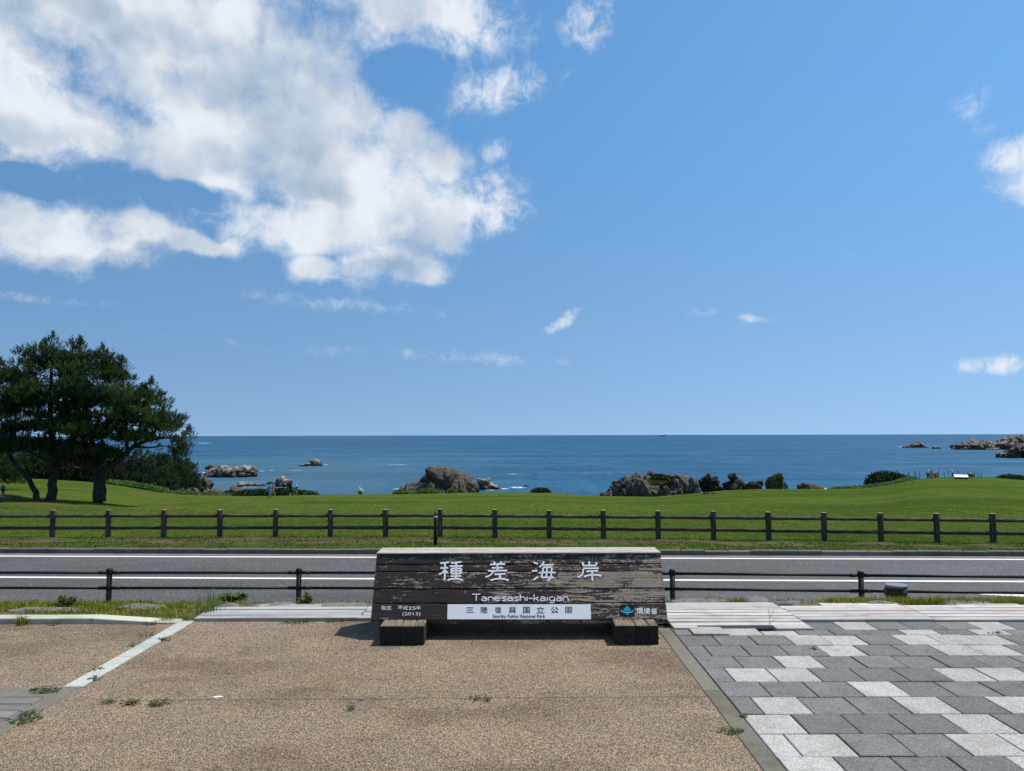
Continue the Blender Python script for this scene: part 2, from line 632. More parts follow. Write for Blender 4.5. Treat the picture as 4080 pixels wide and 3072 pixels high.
def m_signpaint(t):
    """dark brown stain worn off the grain in patches"""
    p = t.n('ShaderNodeTexCoord').outputs['Object']
    x, y, z = t.sep(p)
    seed = t.m('MULTIPLY', t.rand(), 23.0)
    q = t.vm('ADD', p, t.comb(seed, seed, 0.0))
    warp = t.noise(t.scale(q, (1.5, 4, 4)), 1.0, 3, 0.5, out=1)
    qw = t.vm('ADD', q, t.scale(warp, (0.0, 0.05, 0.07)))
    grain = t.noise(t.scale(qw, (4.0, 80, 95)), 1.0, 5, 0.65)
    saw = t.noise(t.scale(q, (140, 10, 10)), 1.0, 3, 0.6)
    patch = t.noise(t.scale(q, (2.4, 6.5, 6.5)), 1.0, 5, 0.62)
    flake = t.noise(t.scale(q, (26, 60, 60)), 1.0, 4, 0.7)
    # worn more to the right and in the middle of the face, less at the left end
    right = t.smooth(x, -1.0, 1.2, -0.07, 0.13)
    mid = t.attr('wear')
    w = t.m('ADD', t.m('ADD', t.m('MULTIPLY', patch, 1.0), t.m('MULTIPLY', t.m('SUBTRACT', flake, 0.5), 0.75)), t.m('MULTIPLY', t.m('SUBTRACT', grain, 0.5), 0.9))
    w = t.m('ADD', w, t.m('ADD', right, mid))
    w = t.m('ADD', w, t.m('MULTIPLY', t.m('SUBTRACT', t.noise(t.scale(q, (70, 40, 40)), 1.0, 3, 0.6), 0.5), 0.35))
    worn = t.smooth(w, 0.60, 0.66)
    wood = t.ramp(t.m('ADD', t.m('MULTIPLY', grain, 0.75), t.m('MULTIPLY', saw, 0.25)), [(0.3, (0.11, 0.082, 0.062)), (0.5, (0.27, 0.21, 0.16)), (0.68, (0.40, 0.33, 0.265)), (0.8, (0.52, 0.45, 0.38))])
    paint = t.mix(t.lin(grain, 0.3, 0.7), (0.020, 0.014, 0.012), (0.042, 0.029, 0.024))
    c = t.mix(worn, paint, wood)
    return pbr(t, c, t.lin(worn, 0, 1, 0.5, 0.85), t.bump(t.m('ADD', grain, t.m('MULTIPLY', worn, -0.3)), 0.35, 0.004), 0.3)


def m_bleached(t):
    p = t.pos()
    g = t.noise(t.scale(p, (3.5, 60, 60)), 1.0, 6, 0.65, 0.3)
    s = t.noise(t.scale(p, (4, 22, 22)), 1.0, 4, 0.6)
    c = t.ramp(g, [(0.3, (0.17, 0.145, 0.13)), (0.5, (0.38, 0.34, 0.32)), (0.72, (0.56, 0.52, 0.49))])
    c = t.mix(t.smooth(s, 0.62, 0.70, 0, 0.85), c, (0.06, 0.045, 0.04))
    return pbr(t, c, 0.8, t.bump(g, 0.5, 0.004), 0.2)


def m_foot(t):
    p = t.pos()
    g = t.noise(t.scale(p, (60, 5, 60)), 1.0, 5, 0.6)
    s = t.noise(p, 9, 4, 0.6)
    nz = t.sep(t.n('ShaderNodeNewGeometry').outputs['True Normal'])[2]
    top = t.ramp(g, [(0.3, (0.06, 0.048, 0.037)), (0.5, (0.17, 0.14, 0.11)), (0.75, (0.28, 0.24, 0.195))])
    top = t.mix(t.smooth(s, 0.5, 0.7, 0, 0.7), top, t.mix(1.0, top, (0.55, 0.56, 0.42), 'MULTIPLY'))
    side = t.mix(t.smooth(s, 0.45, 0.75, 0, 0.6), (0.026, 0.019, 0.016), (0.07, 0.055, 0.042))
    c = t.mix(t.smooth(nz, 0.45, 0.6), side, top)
    return pbr(t, c, 0.85, t.bump(g, 0.5, 0.004), 0.2)


def m_flat(col, rough=0.6, spec=0.3, grain=0.0, scale=40, metal=0.0):
    def fn(t):
        if grain:
            k = t.noise(t.pos(), scale, 4, 0.6)
            c = t.vm('SCALE', tuple(col), None, t.lin(k, 0.25, 0.75, 1 - grain, 1 + grain))
            return pbr(t, c, rough, None, spec, metal)
        return pbr(t, col, rough, None, spec, metal)
    return fn


def m_plaque(t):
    p = t.obj()
    k = t.noise(p, 7, 6, 0.7)
    d = t.noise(p, 45, 4, 0.7)
    c = t.mix(t.m('MULTIPLY', t.smooth(k, 0.6, 0.75), t.smooth(d, 0.5, 0.62, 0, 0.8)), (0.80, 0.81, 0.83), (0.30, 0.26, 0.22))
    return pbr(t, c, 0.35, None, 0.4)


def m_log(top):
    def fn(t):
        p = t.n('ShaderNodeTexCoord').outputs['Object']
        if top == 'post':
            q = t.scale(p, (14, 14, 2.2))
        else:
            q = t.scale(p, (2.0, 16, 16))
        q = t.vm('ADD', q, t.comb(t.m('MULTIPLY', t.rand(), 91.0), 0, t.m('MULTIPLY', t.rand(), 57.0)))
        b = t.noise(q, 1.0, 6, 0.7, 0.6)
        v = t.voro(q, 1.6)
        c = t.ramp(b, [(0.28, (0.020, 0.014, 0.011)), (0.45, (0.062, 0.046, 0.036)), (0.6, (0.11, 0.085, 0.068)), (0.78, (0.22, 0.185, 0.15))])
        li = t.noise(q, 0.7, 4, 0.6)
        c = t.mix(t.smooth(li, 0.58, 0.7, 0, 0.5), c, (0.20, 0.21, 0.17))
        if top == 'post':
            nz = t.sep(t.n('ShaderNodeNewGeometry').outputs['True Normal'])[2]
            x, y, z = t.sep(p)
            rr = t.m('SQRT', t.m('ADD', t.m('MULTIPLY', x, x), t.m('MULTIPLY', y, y)))
            ring = t.m('SINE', t.m('MULTIPLY', rr, 380.0))
            endc = t.mix(t.lin(ring, -1, 1), (0.26, 0.21, 0.14), (0.40, 0.34, 0.24))
            c = t.mix(t.smooth(nz, 0.8, 0.95), c, endc)
        return pbr(t, c, 0.85, t.bump(t.m('ADD', b, t.m('MULTIPLY', v, 0.4)), 0.9, 0.02), 0.2)
    return fn


def m_lawn(t):
    p = t.pos()
    fine = t.noise(t.scale(p, (1.0, 0.22, 1.0)), 6.5, 7, 0.85)
    mid = t.noise(t.scale(p, (0.8, 0.2, 1.0)), 0.9, 6, 0.72)
    big = t.noise(t.scale(p, (0.35, 1.5, 1.0)), 0.075, 6, 0.65)
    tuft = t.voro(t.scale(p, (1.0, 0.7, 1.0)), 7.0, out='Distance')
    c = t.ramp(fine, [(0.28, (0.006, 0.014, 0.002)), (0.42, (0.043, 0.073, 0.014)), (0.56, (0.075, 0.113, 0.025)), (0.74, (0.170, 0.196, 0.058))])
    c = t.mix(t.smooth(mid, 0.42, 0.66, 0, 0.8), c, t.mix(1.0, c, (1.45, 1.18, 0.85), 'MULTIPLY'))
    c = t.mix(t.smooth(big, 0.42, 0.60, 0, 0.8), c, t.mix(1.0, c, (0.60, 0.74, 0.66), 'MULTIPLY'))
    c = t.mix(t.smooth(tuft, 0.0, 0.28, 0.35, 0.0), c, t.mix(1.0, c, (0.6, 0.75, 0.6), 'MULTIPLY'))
    # dry, thin turf on the low banks
    dry = t.attr('dry')
    dn = t.m('ADD', dry, t.m('MULTIPLY', t.m('SUBTRACT', t.noise(p, 1.3, 5, 0.7), 0.5), 1.4))
    df = t.noise(p, 22, 5, 0.8)
    dc = t.ramp(df, [(0.28, (0.032, 0.028, 0.011)), (0.5, (0.10, 0.085, 0.032)), (0.7, (0.20, 0.16, 0.075))])
    c = t.mix(t.smooth(dn, 0.30, 0.75, 0, 0.72), c, dc)
    # bare verge by the road
    dirt = t.attr('dirt')
    dd = t.m('ADD', dirt, t.m('MULTIPLY', t.m('SUBTRACT', t.noise(t.scale(p, (0.5, 1, 1)), 1.3, 7, 0.78), 0.5), 3.2))
    ef = t.noise(p, 30, 5, 0.8)
    ec = t.ramp(ef, [(0.25, (0.036, 0.030, 0.018)), (0.5, (0.12, 0.092, 0.058)), (0.75, (0.24, 0.188, 0.125))])
    c = t.mix(t.smooth(dd, 0.42, 0.8), c, ec)
    return pbr(t, c, 0.9, t.bump(t.m('ADD', fine, mid), 0.9, 0.10), 0.0)


def m_soil(t):
    p = t.pos()
    k = t.noise(p, 30, 6, 0.75)
    c = t.ramp(k, [(0.3, (0.045, 0.04, 0.02)), (0.5, (0.11, 0.10, 0.05)), (0.7, (0.2, 0.17, 0.1))])
    return pbr(t, c, 0.95, t.bump(k, 0.8, 0.02), 0.1)


def m_grass(cols, trans=0.35):
    def fn(t):
        r = t.attr('tint')
        n = t.noise(t.pos(), 1.7, 3, 0.6)
        k = t.m('ADD', t.m('MULTIPLY', r, 0.7), t.m('MULTIPLY', t.m('SUBTRACT', n, 0.5), 1.2), None, True)
        c = t.ramp(k, [(i / (len(cols) - 1), q) for i, q in enumerate(cols)])
        return leafy(t, c, trans)
    return fn


def m_sea(t):
    p = t.pos()
    lanes = t.noise(t.scale(p, (0.0022, 0.010, 1)), 1.0, 5, 0.6, 0.4)
    lanes2 = t.noise(t.scale(p, (0.012, 0.018, 1)), 1.0, 5, 0.65, 0.3)
    chop = t.noise(t.scale(p, (0.16, 0.20, 1)), 1.0, 6, 0.7, 0.3)
    chop2 = t.noise(t.scale(p, (0.03, 0.05, 1)), 1.0, 5, 0.65)
    rip = t.noise(t.scale(p, (0.16, 0.035, 1)), 1.0, 6, 0.75)
    x, y, z = t.sep(p)
    dist = t.m('SQRT', t.m('ADD', t.m('MULTIPLY', x, x), t.m('MULTIPLY', y, y)))
    deep = t.smooth(dist, 200.0, 2500.0)
    c = t.mix(deep, (0.0115, 0.084, 0.157), (0.0105, 0.074, 0.160))
    c = t.mix(t.smooth(lanes, 0.36, 0.64, 0.0, 0.75), c, (0.0055, 0.050, 0.112))
    c = t.mix(t.smooth(lanes2, 0.5, 0.72, 0.0, 0.4), c, (0.034, 0.122, 0.200))
    c = t.vm('SCALE', c, None, t.lin(rip, 0.3, 0.7, 0.66, 1.36))
    # shallow, sandy green-grey water close to the left shore
    shal = t.m('MULTIPLY', t.smooth(x, 40.0, -90.0), t.smooth(y, 900.0, 250.0))
    c = t.mix(t.m('MULTIPLY', shal, 0.55), c, (0.048, 0.108, 0.150))
    cap = t.m('MULTIPLY', t.smooth(chop, 0.69, 0.74), t.smooth(chop2, 0.52, 0.62))
    c = t.mix(t.m('MULTIPLY', cap, 0.55), c, (0.5, 0.56, 0.6))
    h = t.m('ADD', t.m('MULTIPLY', chop, 0.5), t.m('MULTIPLY', chop2, 1.6))
    bp = t.bump(h, 0.9, 1.1)
    dif = t.n('ShaderNodeBsdfDiffuse')
    t.put(dif.inputs[0], c)
    t.L.new(t.bump(h, 0.9, 2.2), dif.inputs['Normal'])
    gl = t.n('ShaderNodeBsdfGlossy')
    gl.inputs['Color'].default_value = (0.75, 0.85, 0.95, 1)
    gl.inputs['Roughness'].default_value = 0.32
    t.L.new(bp, gl.inputs['Normal'])
    mx = t.n('ShaderNodeMixShader')
    t.put(mx.inputs[0], t.lin(lanes2, 0.3, 0.7, 0.085, 0.16))
    t.L.new(dif.outputs[0], mx.inputs[1])
    t.L.new(gl.outputs[0], mx.inputs[2])
    return mx.outputs[0]


def m_foam(t):
    p = t.pos()
    k = t.noise(t.scale(p, (0.5, 0.10, 1)), 1.0, 6, 0.8, 0.5)
    e = t.attr('edge')
    a = t.smooth(t.m('ADD', k, t.m('MULTIPLY', e, 0.30)), 0.62, 0.86, 0.0, 0.85)
    b = pbr(t, (0.75, 0.79, 0.82), 0.8)
    tr = t.n('ShaderNodeBsdfTransparent')
    mx = t.n('ShaderNodeMixShader')
    t.put(mx.inputs[0], a)
    t.L.new(tr.outputs[0], mx.inputs[1])
    t.L.new(b, mx.inputs[2])
    return mx.outputs[0]


def m_rock(light0, dark0, stain=(0.22, 0.16, 0.10), scale=1.0, guano=0.0, wet=True):
    def fn(t):
        p = t.pos()
        k = t.noise(p, 0.9 * scale, 7, 0.7)
        f = t.noise(p, 5.0 * scale, 5, 0.7)
        w = t.m('ADD', t.m('MULTIPLY', k, 0.6), t.m('MULTIPLY', f, 0.4))
        light, dark = tuple(a * 0.62 for a in light0), tuple(a * 0.55 for a in dark0)
        c = t.ramp(w, [(0.32, dark), (0.48, tuple((a + b) / 2 for a, b in zip(light, dark))), (0.62, light), (0.8, tuple(min(1, a * 1.3) for a in light))])
        s = t.noise(p, 0.35 * scale, 5, 0.6)
        c = t.mix(t.smooth(s, 0.5, 0.68, 0, 0.55), c, t.mix(1.0, c, tuple(q * 4.2 for q in stain), 'MULTIPLY'))
        if guano:
            nz = t.sep(t.n('ShaderNodeNewGeometry').outputs['Normal'])[2]
            g = t.m('MULTIPLY', t.smooth(nz, 0.45, 0.85), t.smooth(t.noise(p, 0.6 * scale, 5, 0.7), 0.42, 0.6))
            c = t.mix(t.m('MULTIPLY', g, guano), c, (0.62, 0.60, 0.55))
        if wet:
            zz = t.sep(p)[2]
            zz = t.m('ADD', zz, t.m('MULTIPLY', t.m('SUBTRACT', k, 0.5), 1.2))
            c = t.mix(t.smooth(zz, SEA + 1.1, SEA + 0.5), c, (0.028, 0.022, 0.018))
        return pbr(t, c, 0.9, t.bump(t.m('ADD', k, t.m('MULTIPLY', f, 0.5)), 0.8, 0.35 / scale), 0.15)
    return fn


def m_needle(c0, c1, c2, trans=0.25):
    def fn(t):
        k = t.attr('tint')
        c = t.ramp(k, [(0.0, c0), (0.5, c1), (1.0, c2)])
        return leafy(t, c, trans)
    return fn


def m_bark(t):
    p = t.n('ShaderNodeTexCoord').outputs['Object']
    q = t.scale(p, (5, 5, 1.4))
    b = t.noise(q, 1.0, 6, 0.7, 0.5)
    v = t.voro(q, 1.7)
    c = t.ramp(b, [(0.3, (0.012, 0.010, 0.009)), (0.5, (0.045, 0.037, 0.031)), (0.7, (0.10, 0.084, 0.070))])
    return pbr(t, c, 0.9, t.bump(t.m('ADD', b, v), 1.0, 0.12), 0.15)


def m_stone(t):
    p = t.pos()
    k = t.noise(p, 8, 7, 0.7)
    f = t.noise(t.scale(p, (1, 2.5, 1)), 26, 5, 0.7)
    c = t.ramp(t.m('ADD', t.m('MULTIPLY', k, 0.6), t.m('MULTIPLY', f, 0.4)), [(0.3, (0.07, 0.066, 0.065)), (0.5, (0.175, 0.168, 0.165)), (0.7, (0.30, 0.285, 0.275))])
    return pbr(t, c, 0.9, t.bump(t.m('ADD', k, f), 0.8, 0.02), 0.2)


def m_cloth(col):
    def fn(t):
        k = t.noise(t.obj(), 9, 4, 0.6)
        return pbr(t, t.vm('SCALE', tuple(col), None, t.lin(k, 0.3, 0.7, 0.8, 1.15)), 0.85, None, 0.1)
    return fn


SEA = CAMH - 18.8
for nm, fn in {
    'aggregate': m_aggregate,
    'paver_dark': m_paver((0.068, 0.069, 0.067), (0.235, 0.235, 0.228), 0.14),
    'paver_light': m_paver((0.20, 0.198, 0.19), (0.54, 0.53, 0.51), 0.10),
    'concrete': m_concrete((0.155, 0.145, 0.118)),
    'kerb_white': m_concrete((0.43, 0.45, 0.425), (0.6, 0.6, 0.54), 60, 0.55),
    'kerb_cream': m_concrete((0.46, 0.46, 0.38), (0.5, 0.5, 0.4)),
    'kerb_grey': m_concrete((0.13, 0.13, 0.125)),
    'gutter': m_concrete((0.19, 0.185, 0.175)),
    'joint': m_flat((0.030, 0.028, 0.025), 0.95, 0.1, 0.4, 30),
    'asphalt': m_asphalt, 'line': m_line,
    'deck_right': m_deck((0.52, 0.49, 0.47), (0.14, 0.12, 0.11)),
    'deck_left': m_deck((0.40, 0.40, 0.395), (0.10, 0.10, 0.10)),
    'deck_corner': m_deck((0.19, 0.185, 0.18), (0.06, 0.06, 0.06)),
    'sign_paint': m_signpaint, 'bleached': m_bleached, 'sign_foot': m_foot,
    'letter_white': m_flat((0.90, 0.91, 0.93), 0.5, 0.3, 0.08, 60),
    'letter_grey': m_flat((0.80, 0.80, 0.77), 0.6, 0.3, 0.1, 60),
    'letter_black': m_flat((0.010, 0.010, 0.012), 0.5),
    'plaque': m_plaque,
    'logo_black': m_flat((0.010, 0.010, 0.012), 0.4), 'logo_teal': m_flat((0.015, 0.33, 0.40), 0.45), 'logo_blue': m_flat((0.03, 0.26, 0.58), 0.45),
    'logo_ring': m_flat((0.10, 0.52, 0.78), 0.45),
    'log_post': m_log('post'), 'log_rail': m_log('rail'),
    'lawn': m_lawn, 'soil': m_soil,
    'grass_near': m_grass([(0.10, 0.13, 0.015), (0.20, 0.23, 0.024), (0.33, 0.33, 0.045), (0.44, 0.38, 0.13)]),
    'grass_lawn': m_grass([(0.053, 0.088, 0.016), (0.100, 0.143, 0.026), (0.155, 0.186, 0.042), (0.26, 0.24, 0.08)], 0.5),
    'grass_verge': m_grass([(0.030, 0.065, 0.012), (0.07, 0.12, 0.02), (0.12, 0.16, 0.03), (0.22, 0.19, 0.09)]),
    'weed': m_grass([(0.035, 0.068, 0.014), (0.075, 0.125, 0.025), (0.15, 0.19, 0.05)]),
    'weed_pale': m_grass([(0.06, 0.12, 0.03), (0.13, 0.21, 0.06), (0.24, 0.32, 0.12)]),
    'shrub_dark': m_grass([(0.010, 0.030, 0.008), (0.025, 0.060, 0.014), (0.06, 0.11, 0.025)], 0.2),
    'needle': m_needle((0.016, 0.036, 0.012), (0.042, 0.080, 0.019), (0.11, 0.155, 0.036), 0.33),
    'needle_far': m_needle((0.014, 0.029, 0.013), (0.032, 0.056, 0.019), (0.070, 0.098, 0.030), 0.25),
    'bark': m_bark, 'stone': m_stone, 'sea': m_sea, 'foam': m_foam,
    'rock_brown': m_rock((0.235, 0.198, 0.160), (0.055, 0.046, 0.040)),
    'rock_grey': m_rock((0.25, 0.225, 0.19), (0.075, 0.064, 0.056)),
    'rock_dark': m_rock((0.105, 0.095, 0.085), (0.026, 0.024, 0.022), wet=False),
    'rock_rust': m_rock((0.13, 0.095, 0.072), (0.04, 0.032, 0.028), wet=False),
    'rock_islet': m_rock((0.24, 0.225, 0.195), (0.07, 0.062, 0.055), scale=0.7, guano=0.45),
    'rock_pale': m_rock((0.38, 0.335, 0.26), (0.13, 0.108, 0.085), scale=0.7, guano=0.4),
    'rock_far': m_rock((0.22, 0.185, 0.155), (0.05, 0.045, 0.043), scale=0.35, guano=0.3),
    'black_metal': m_flat((0.007, 0.0065, 0.0065), 0.55, 0.3, 0.2, 12),
    'box_green': m_flat((0.026, 0.031, 0.023), 0.5, 0.4, 0.1, 12), 'box_lid': m_flat((0.16, 0.19, 0.20), 0.45, 0.5, 0.1, 8), 'box_sticker': m_flat((0.16, 0.24, 0.20), 0.5),
    'post_brown': m_flat((0.020, 0.014, 0.012), 0.5, 0.4, 0.2, 20), 'band_white': m_flat((0.78, 0.79, 0.82), 0.4), 'reflector': m_flat((0.75, 0.30, 0.015), 0.3, 0.5), 'reflector_red': m_flat((0.10, 0.018, 0.008), 0.4),
    'board_white': m_flat((0.82, 0.84, 0.88), 0.35, 0.4), 'board_dark': m_flat((0.02, 0.022, 0.03), 0.5), 'stake': m_flat((0.022, 0.022, 0.024), 0.6),
    'rope': m_flat((0.10, 0.10, 0.10), 0.8), 'paper': m_flat((0.78, 0.77, 0.74), 0.7), 'hull': m_flat((0.02, 0.05, 0.10), 0.5), 'ship_white': m_flat((0.7, 0.72, 0.74), 0.5),
    'umbrella_black': m_flat((0.012, 0.013, 0.016), 0.75, 0.15), 'dry_stem': m_flat((0.17, 0.13, 0.08), 0.9, 0.1, 0.3, 30),
    'skin': m_flat((0.42, 0.27, 0.19), 0.6), 'hair': m_flat((0.010, 0.009, 0.008), 0.6),
    'c_red': m_cloth((0.75, 0.035, 0.025)), 'c_greyshort': m_cloth((0.20, 0.19, 0.17)), 'c_jeans': m_cloth((0.10, 0.26, 0.42)), 'c_top': m_cloth((0.26, 0.29, 0.33)),
    'c_black': m_cloth((0.012, 0.013, 0.020)), 'c_blue': m_cloth((0.05, 0.22, 0.50)), 'c_beige': m_cloth((0.36, 0.28, 0.20)), 'c_white': m_cloth((0.75, 0.76, 0.78)),
    'c_dress': m_cloth((0.28, 0.28, 0.29)), 'c_teal': m_cloth((0.075, 0.16, 0.155)), 'c_pink': m_cloth((0.36, 0.24, 0.32)), 'c_mat': m_cloth((0.02, 0.30, 0.38)), 'c_bag': m_cloth((0.5, 0.58, 0.56)), 'c_brown': m_cloth((0.10, 0.065, 0.045)),
}.items():
    mat(nm, fn)
M = MATS

# ------------------------------------------------------------------ plaza
STRIP_L0, STRIP_L1 = -3.185, -3.055          # pale edging left
STRIP_R0, STRIP_R1 = 1.325, 1.455            # concrete edging right of the brown paving
DECK_Y = 7.115


def sheet(name, x0, x1, y0, y1, z, m, nx=1, ny=1, parent=None):
    xs = np.linspace(x0, x1, nx + 1)
    ys = np.linspace(y0, y1, ny + 1)
    X, Y = np.meshgrid(xs, ys)
    V = np.stack([X.ravel(), Y.ravel(), np.full(X.size, z)], 1)
    i = np.arange(nx * ny)
    r, c = i // nx, i % nx
    a = r * (nx + 1) + c
    return mesh(name, V, np.stack([a, a + 1, a + nx + 2, a + nx + 1], 1), m, parent)


tag(sheet('plaza_paving', -14, STRIP_R0, -6, DECK_Y + 0.02, 0.0, M['aggregate']), kind='structure')
bed = sheet('paving_bed', -14, 14, -6, 7.75, -0.05, M['joint'])
tag(bed, kind='structure')

# concrete edging between brown paving and pavers
edging = tag(empty('paving_edging', (1.39, 5, 0)), kind='structure')
for i, (a, b) in enumerate([(6.84, 5.19), (5.185, 3.6), (3.595, 2.0), (1.995, 0.4), (0.395, -1.2)]):
    MB().box((STRIP_R0 + 0.001, b, -0.05), (STRIP_R1 - 0.004, a, 0.006), 0.006).build('edging_stone', M['concrete'], edging, shift=edging.location)

# pale strip at the left
strip = tag(empty('pale_edging', (-3.12, 6, 0)), kind='structure')
ycut = [DECK_Y, 6.50, 5.98, 5.60, 5.29]
for a, b in zip(ycut, ycut[1:]):
    MB().box((STRIP_L0, b + 0.004, -0.05), (STRIP_L1, a, 0.012), 0.006).build('edging_stone', M['kerb_white'], strip, shift=strip.location)
yc2 = [5.286, 4.4, 3.5, 2.6, 1.7]
for a, b in zip(yc2, yc2[1:]):
    MB().box((STRIP_L0, b + 0.004, -0.05), (STRIP_L1, a, 0.010), 0.006).build('edging_stone', M['concrete'], strip, shift=strip.location)

# small deck with a concrete rim at the lower left corner
cdeck = tag(empty('corner_deck', (-3.6, 4.6, 0)), kind='structure')
MB().box((-4.6, 5.085, -0.04), (STRIP_L0 - 0.004, 5.262, 0.010), 0.006).build('deck_rim', M['concrete'], cdeck, shift=cdeck.location)
yy = 5.075
while yy > 3.2:
    MB().box((-4.6, yy - 0.112, -0.04), (STRIP_L0 - 0.006, yy, 0.012 + rnd.uniform(-0.002, 0.002)), 0.004).build('deck_board', M['deck_corner'], cdeck, shift=cdeck.location)
    yy -= 0.122

# pavers right of the edging
PX, PY = 0.3155, 0.3045
pav = tag(empty('paver_field', (3, 5, 0)), kind='structure')
light = {-2: [1.60, 2.86], -1: [1.53, 1.765, 2.71, 3.03], 0: [1.60, 2.86], 1: [1.765, 2.71, 3.34], 2: [2.54], 3: [1.765, 2.08, 3.34, 3.66], 4: [2.23], 5: [2.71, 3.66, 3.97],
         6: [2.55, 2.87, 3.49, 3.80, 4.12], 7: [1.765, 2.08, 2.40, 3.66, 4.29], 8: [3.18, 4.44]}
paver_mesh = {}


def paver_at(x0, x1, y0, y1, z, m, tilt=(0, 0)):
    key = (round(x1 - x0, 3), round(y1 - y0, 3), m)
    if key not in paver_mesh:
        w, h = (x1 - x0) / 2, (y1 - y0) / 2
        o = MB().box((-w, -h, -0.05), (w, h, 0), 0.004).build('paver', M[m], pav)
        paver_mesh[key] = o.data
    else:
        o = link(bpy.data.objects.new('paver', paver_mesh[key]), pav)
    o.location = Vector(((x0 + x1) / 2, (y0 + y1) / 2, z)) - Vector(pav.location)
    o.rotation_euler = (tilt[0], tilt[1], 0)
    return o


for k in range(-6, 9):
    ya = 4.46 + k * PY
    yb = ya + PY
    off = 1.607 if k % 2 else 1.607 + PX / 2
    x = off - PX * 2
    while x < 6.6:
        x0, x1 = x, x + PX
        x += PX
        if x1 < STRIP_R1 + 0.03:
            continue
        x0 = max(x0, STRIP_R1)
        left = x1 < 2.75                          # in front of the deck panel that comes further forward
        if k == 7:
            yb2 = 6.855 if x1 < 1.95 else (6.835 if x1 < 2.28 else (6.74 if left else 6.765))
        elif k == 8:
            if left:
                continue
            ya, yb2 = 6.765, 7.04
        else:
            yb2 = yb
        mid = (x0 + x1) / 2
        if k in light and x0 < 4.7:
            lt = any(abs(q - mid) < PX * 0.5 for q in light[k])
        else:
            lt = rnd.random() < 0.27
        g = 0.0042
        z = 0.004 + rnd.uniform(-0.0025, 0.0025)
        tilt = (rnd.uniform(-0.006, 0.006), rnd.uniform(-0.006, 0.006))
        if k == 7 and x1 < 1.95 and lt:
            z += 0.012
            tilt = (-0.02, 0.01)
        paver_at(x0 + g, x1 - g, ya + g, yb2 - g, z, 'paver_light' if lt else 'paver_dark', tilt)

# boardwalk along the plaza edge: panels of boards
deckL = tag(empty('boardwalk', (-1, 7.3, 0)), kind='structure')


def board(x0, x1, y0, y1, z, m, rz=0.0):
    w = (x1 - x0) / 2
    h = (y1 - y0) / 2
    o = MB().box((-w, -h, -0.035), (w, h, 0), 0.004).build('deck_board', M[m], deckL)
    o.location = Vector(((x0 + x1) / 2, (y0 + y1) / 2, z)) - Vector(deckL.location)
    o.rotation_euler = (rnd.uniform(-.004, .004), rnd.uniform(-.002, .002), rz + rnd.uniform(-.001, .001))
    return o


def panel(x0l, x0r, y0, n, pitch, m, z=0.022, extra=None, slack=0.012):
    for i in range(n):
        a = y0 + i * pitch
        board(x0l + rnd.uniform(-slack, slack), x0r + rnd.uniform(-slack, slack) * 0.3, a + 0.010, a + pitch - 0.010, z + rnd.uniform(-0.004, 0.004), m)
    if extra:
        board(extra[0], extra[1], y0 + n * pitch + 0.005, y0 + (n + extra[2]) * pitch - 0.005, z - 0.003, m)


panel(-3.06, -1.485, DECK_Y + 0.005, 4, 0.122, 'deck_left', 0.030, (-2.62, -1.98, 1))
panel(-1.478, 0.10, DECK_Y + 0.005, 4, 0.122, 'deck_left', 0.030)
panel(0.107, 1.40, DECK_Y + 0.005, 5, 0.122, 'deck_right', 0.028)
panel(1.475, 2.735, 6.868, 8, 0.116, 'deck_right', 0.024, None, 0.006)
board(1.475, 1.70, 6.752 + 0.03, 6.862, 0.022, 'deck_right')
board(2.40, 2.735, 6.75, 6.862, 0.023, 'deck_right')
panel(2.742, 4.012, 7.05, 5, 0.119, 'deck_right', 0.022, (3.20, 4.00, 1), 0.004)
panel(4.019, 5.289, 7.05, 5, 0.119, 'deck_right', 0.022, (4.60, 5.25, 0.7), 0.004)
panel(5.296, 6.60, 7.05, 5, 0.119, 'deck_right', 0.022, None, 0.004)

# low raised kerb at the left
kerb_l = tag(empty('low_kerb', (-4.5, 7.1, 0)), kind='structure')


def kerb_piece(x0, x1, ya, yb, za, zb, m='kerb_cream', w=0.145):
    V = []
    for x, y, z in ((x0, ya, za), (x1, yb, zb)):
        V += [(x, y, -0.05), (x, y, z - 0.006), (x, y + 0.006, z), (x, y + w, z), (x, y + w, -0.05)]
    Fc = [(i, i + 5, (i + 1) % 5 + 5, (i + 1) % 5) for i in range(5)] + [(0, 1, 2, 3, 4), (9, 8, 7, 6, 5)]
    return mesh('kerb_stone', np.array(V) - np.array(kerb_l.location), Fc, M[m], kerb_l)


for a, b in ((-7.6, -6.61), (-6.605, -5.61), (-5.605, -4.61), (-4.605, -4.005)):
    kerb_piece(a, b, 7.045, 7.055, 0.052, 0.052)
kerb_piece(-4.0, -3.42, 7.055, 7.03, 0.052, 0.024)
kerb_piece(-3.415, -3.19, 7.03, 7.035, 0.022, 0.012)

# ------------------------------------------------------------------ slope, road
ROADZ = -1.35
TURN = -0.0333


def line_y(y0, x):
    return y0 + TURN * np.asarray(x, dtype=float)


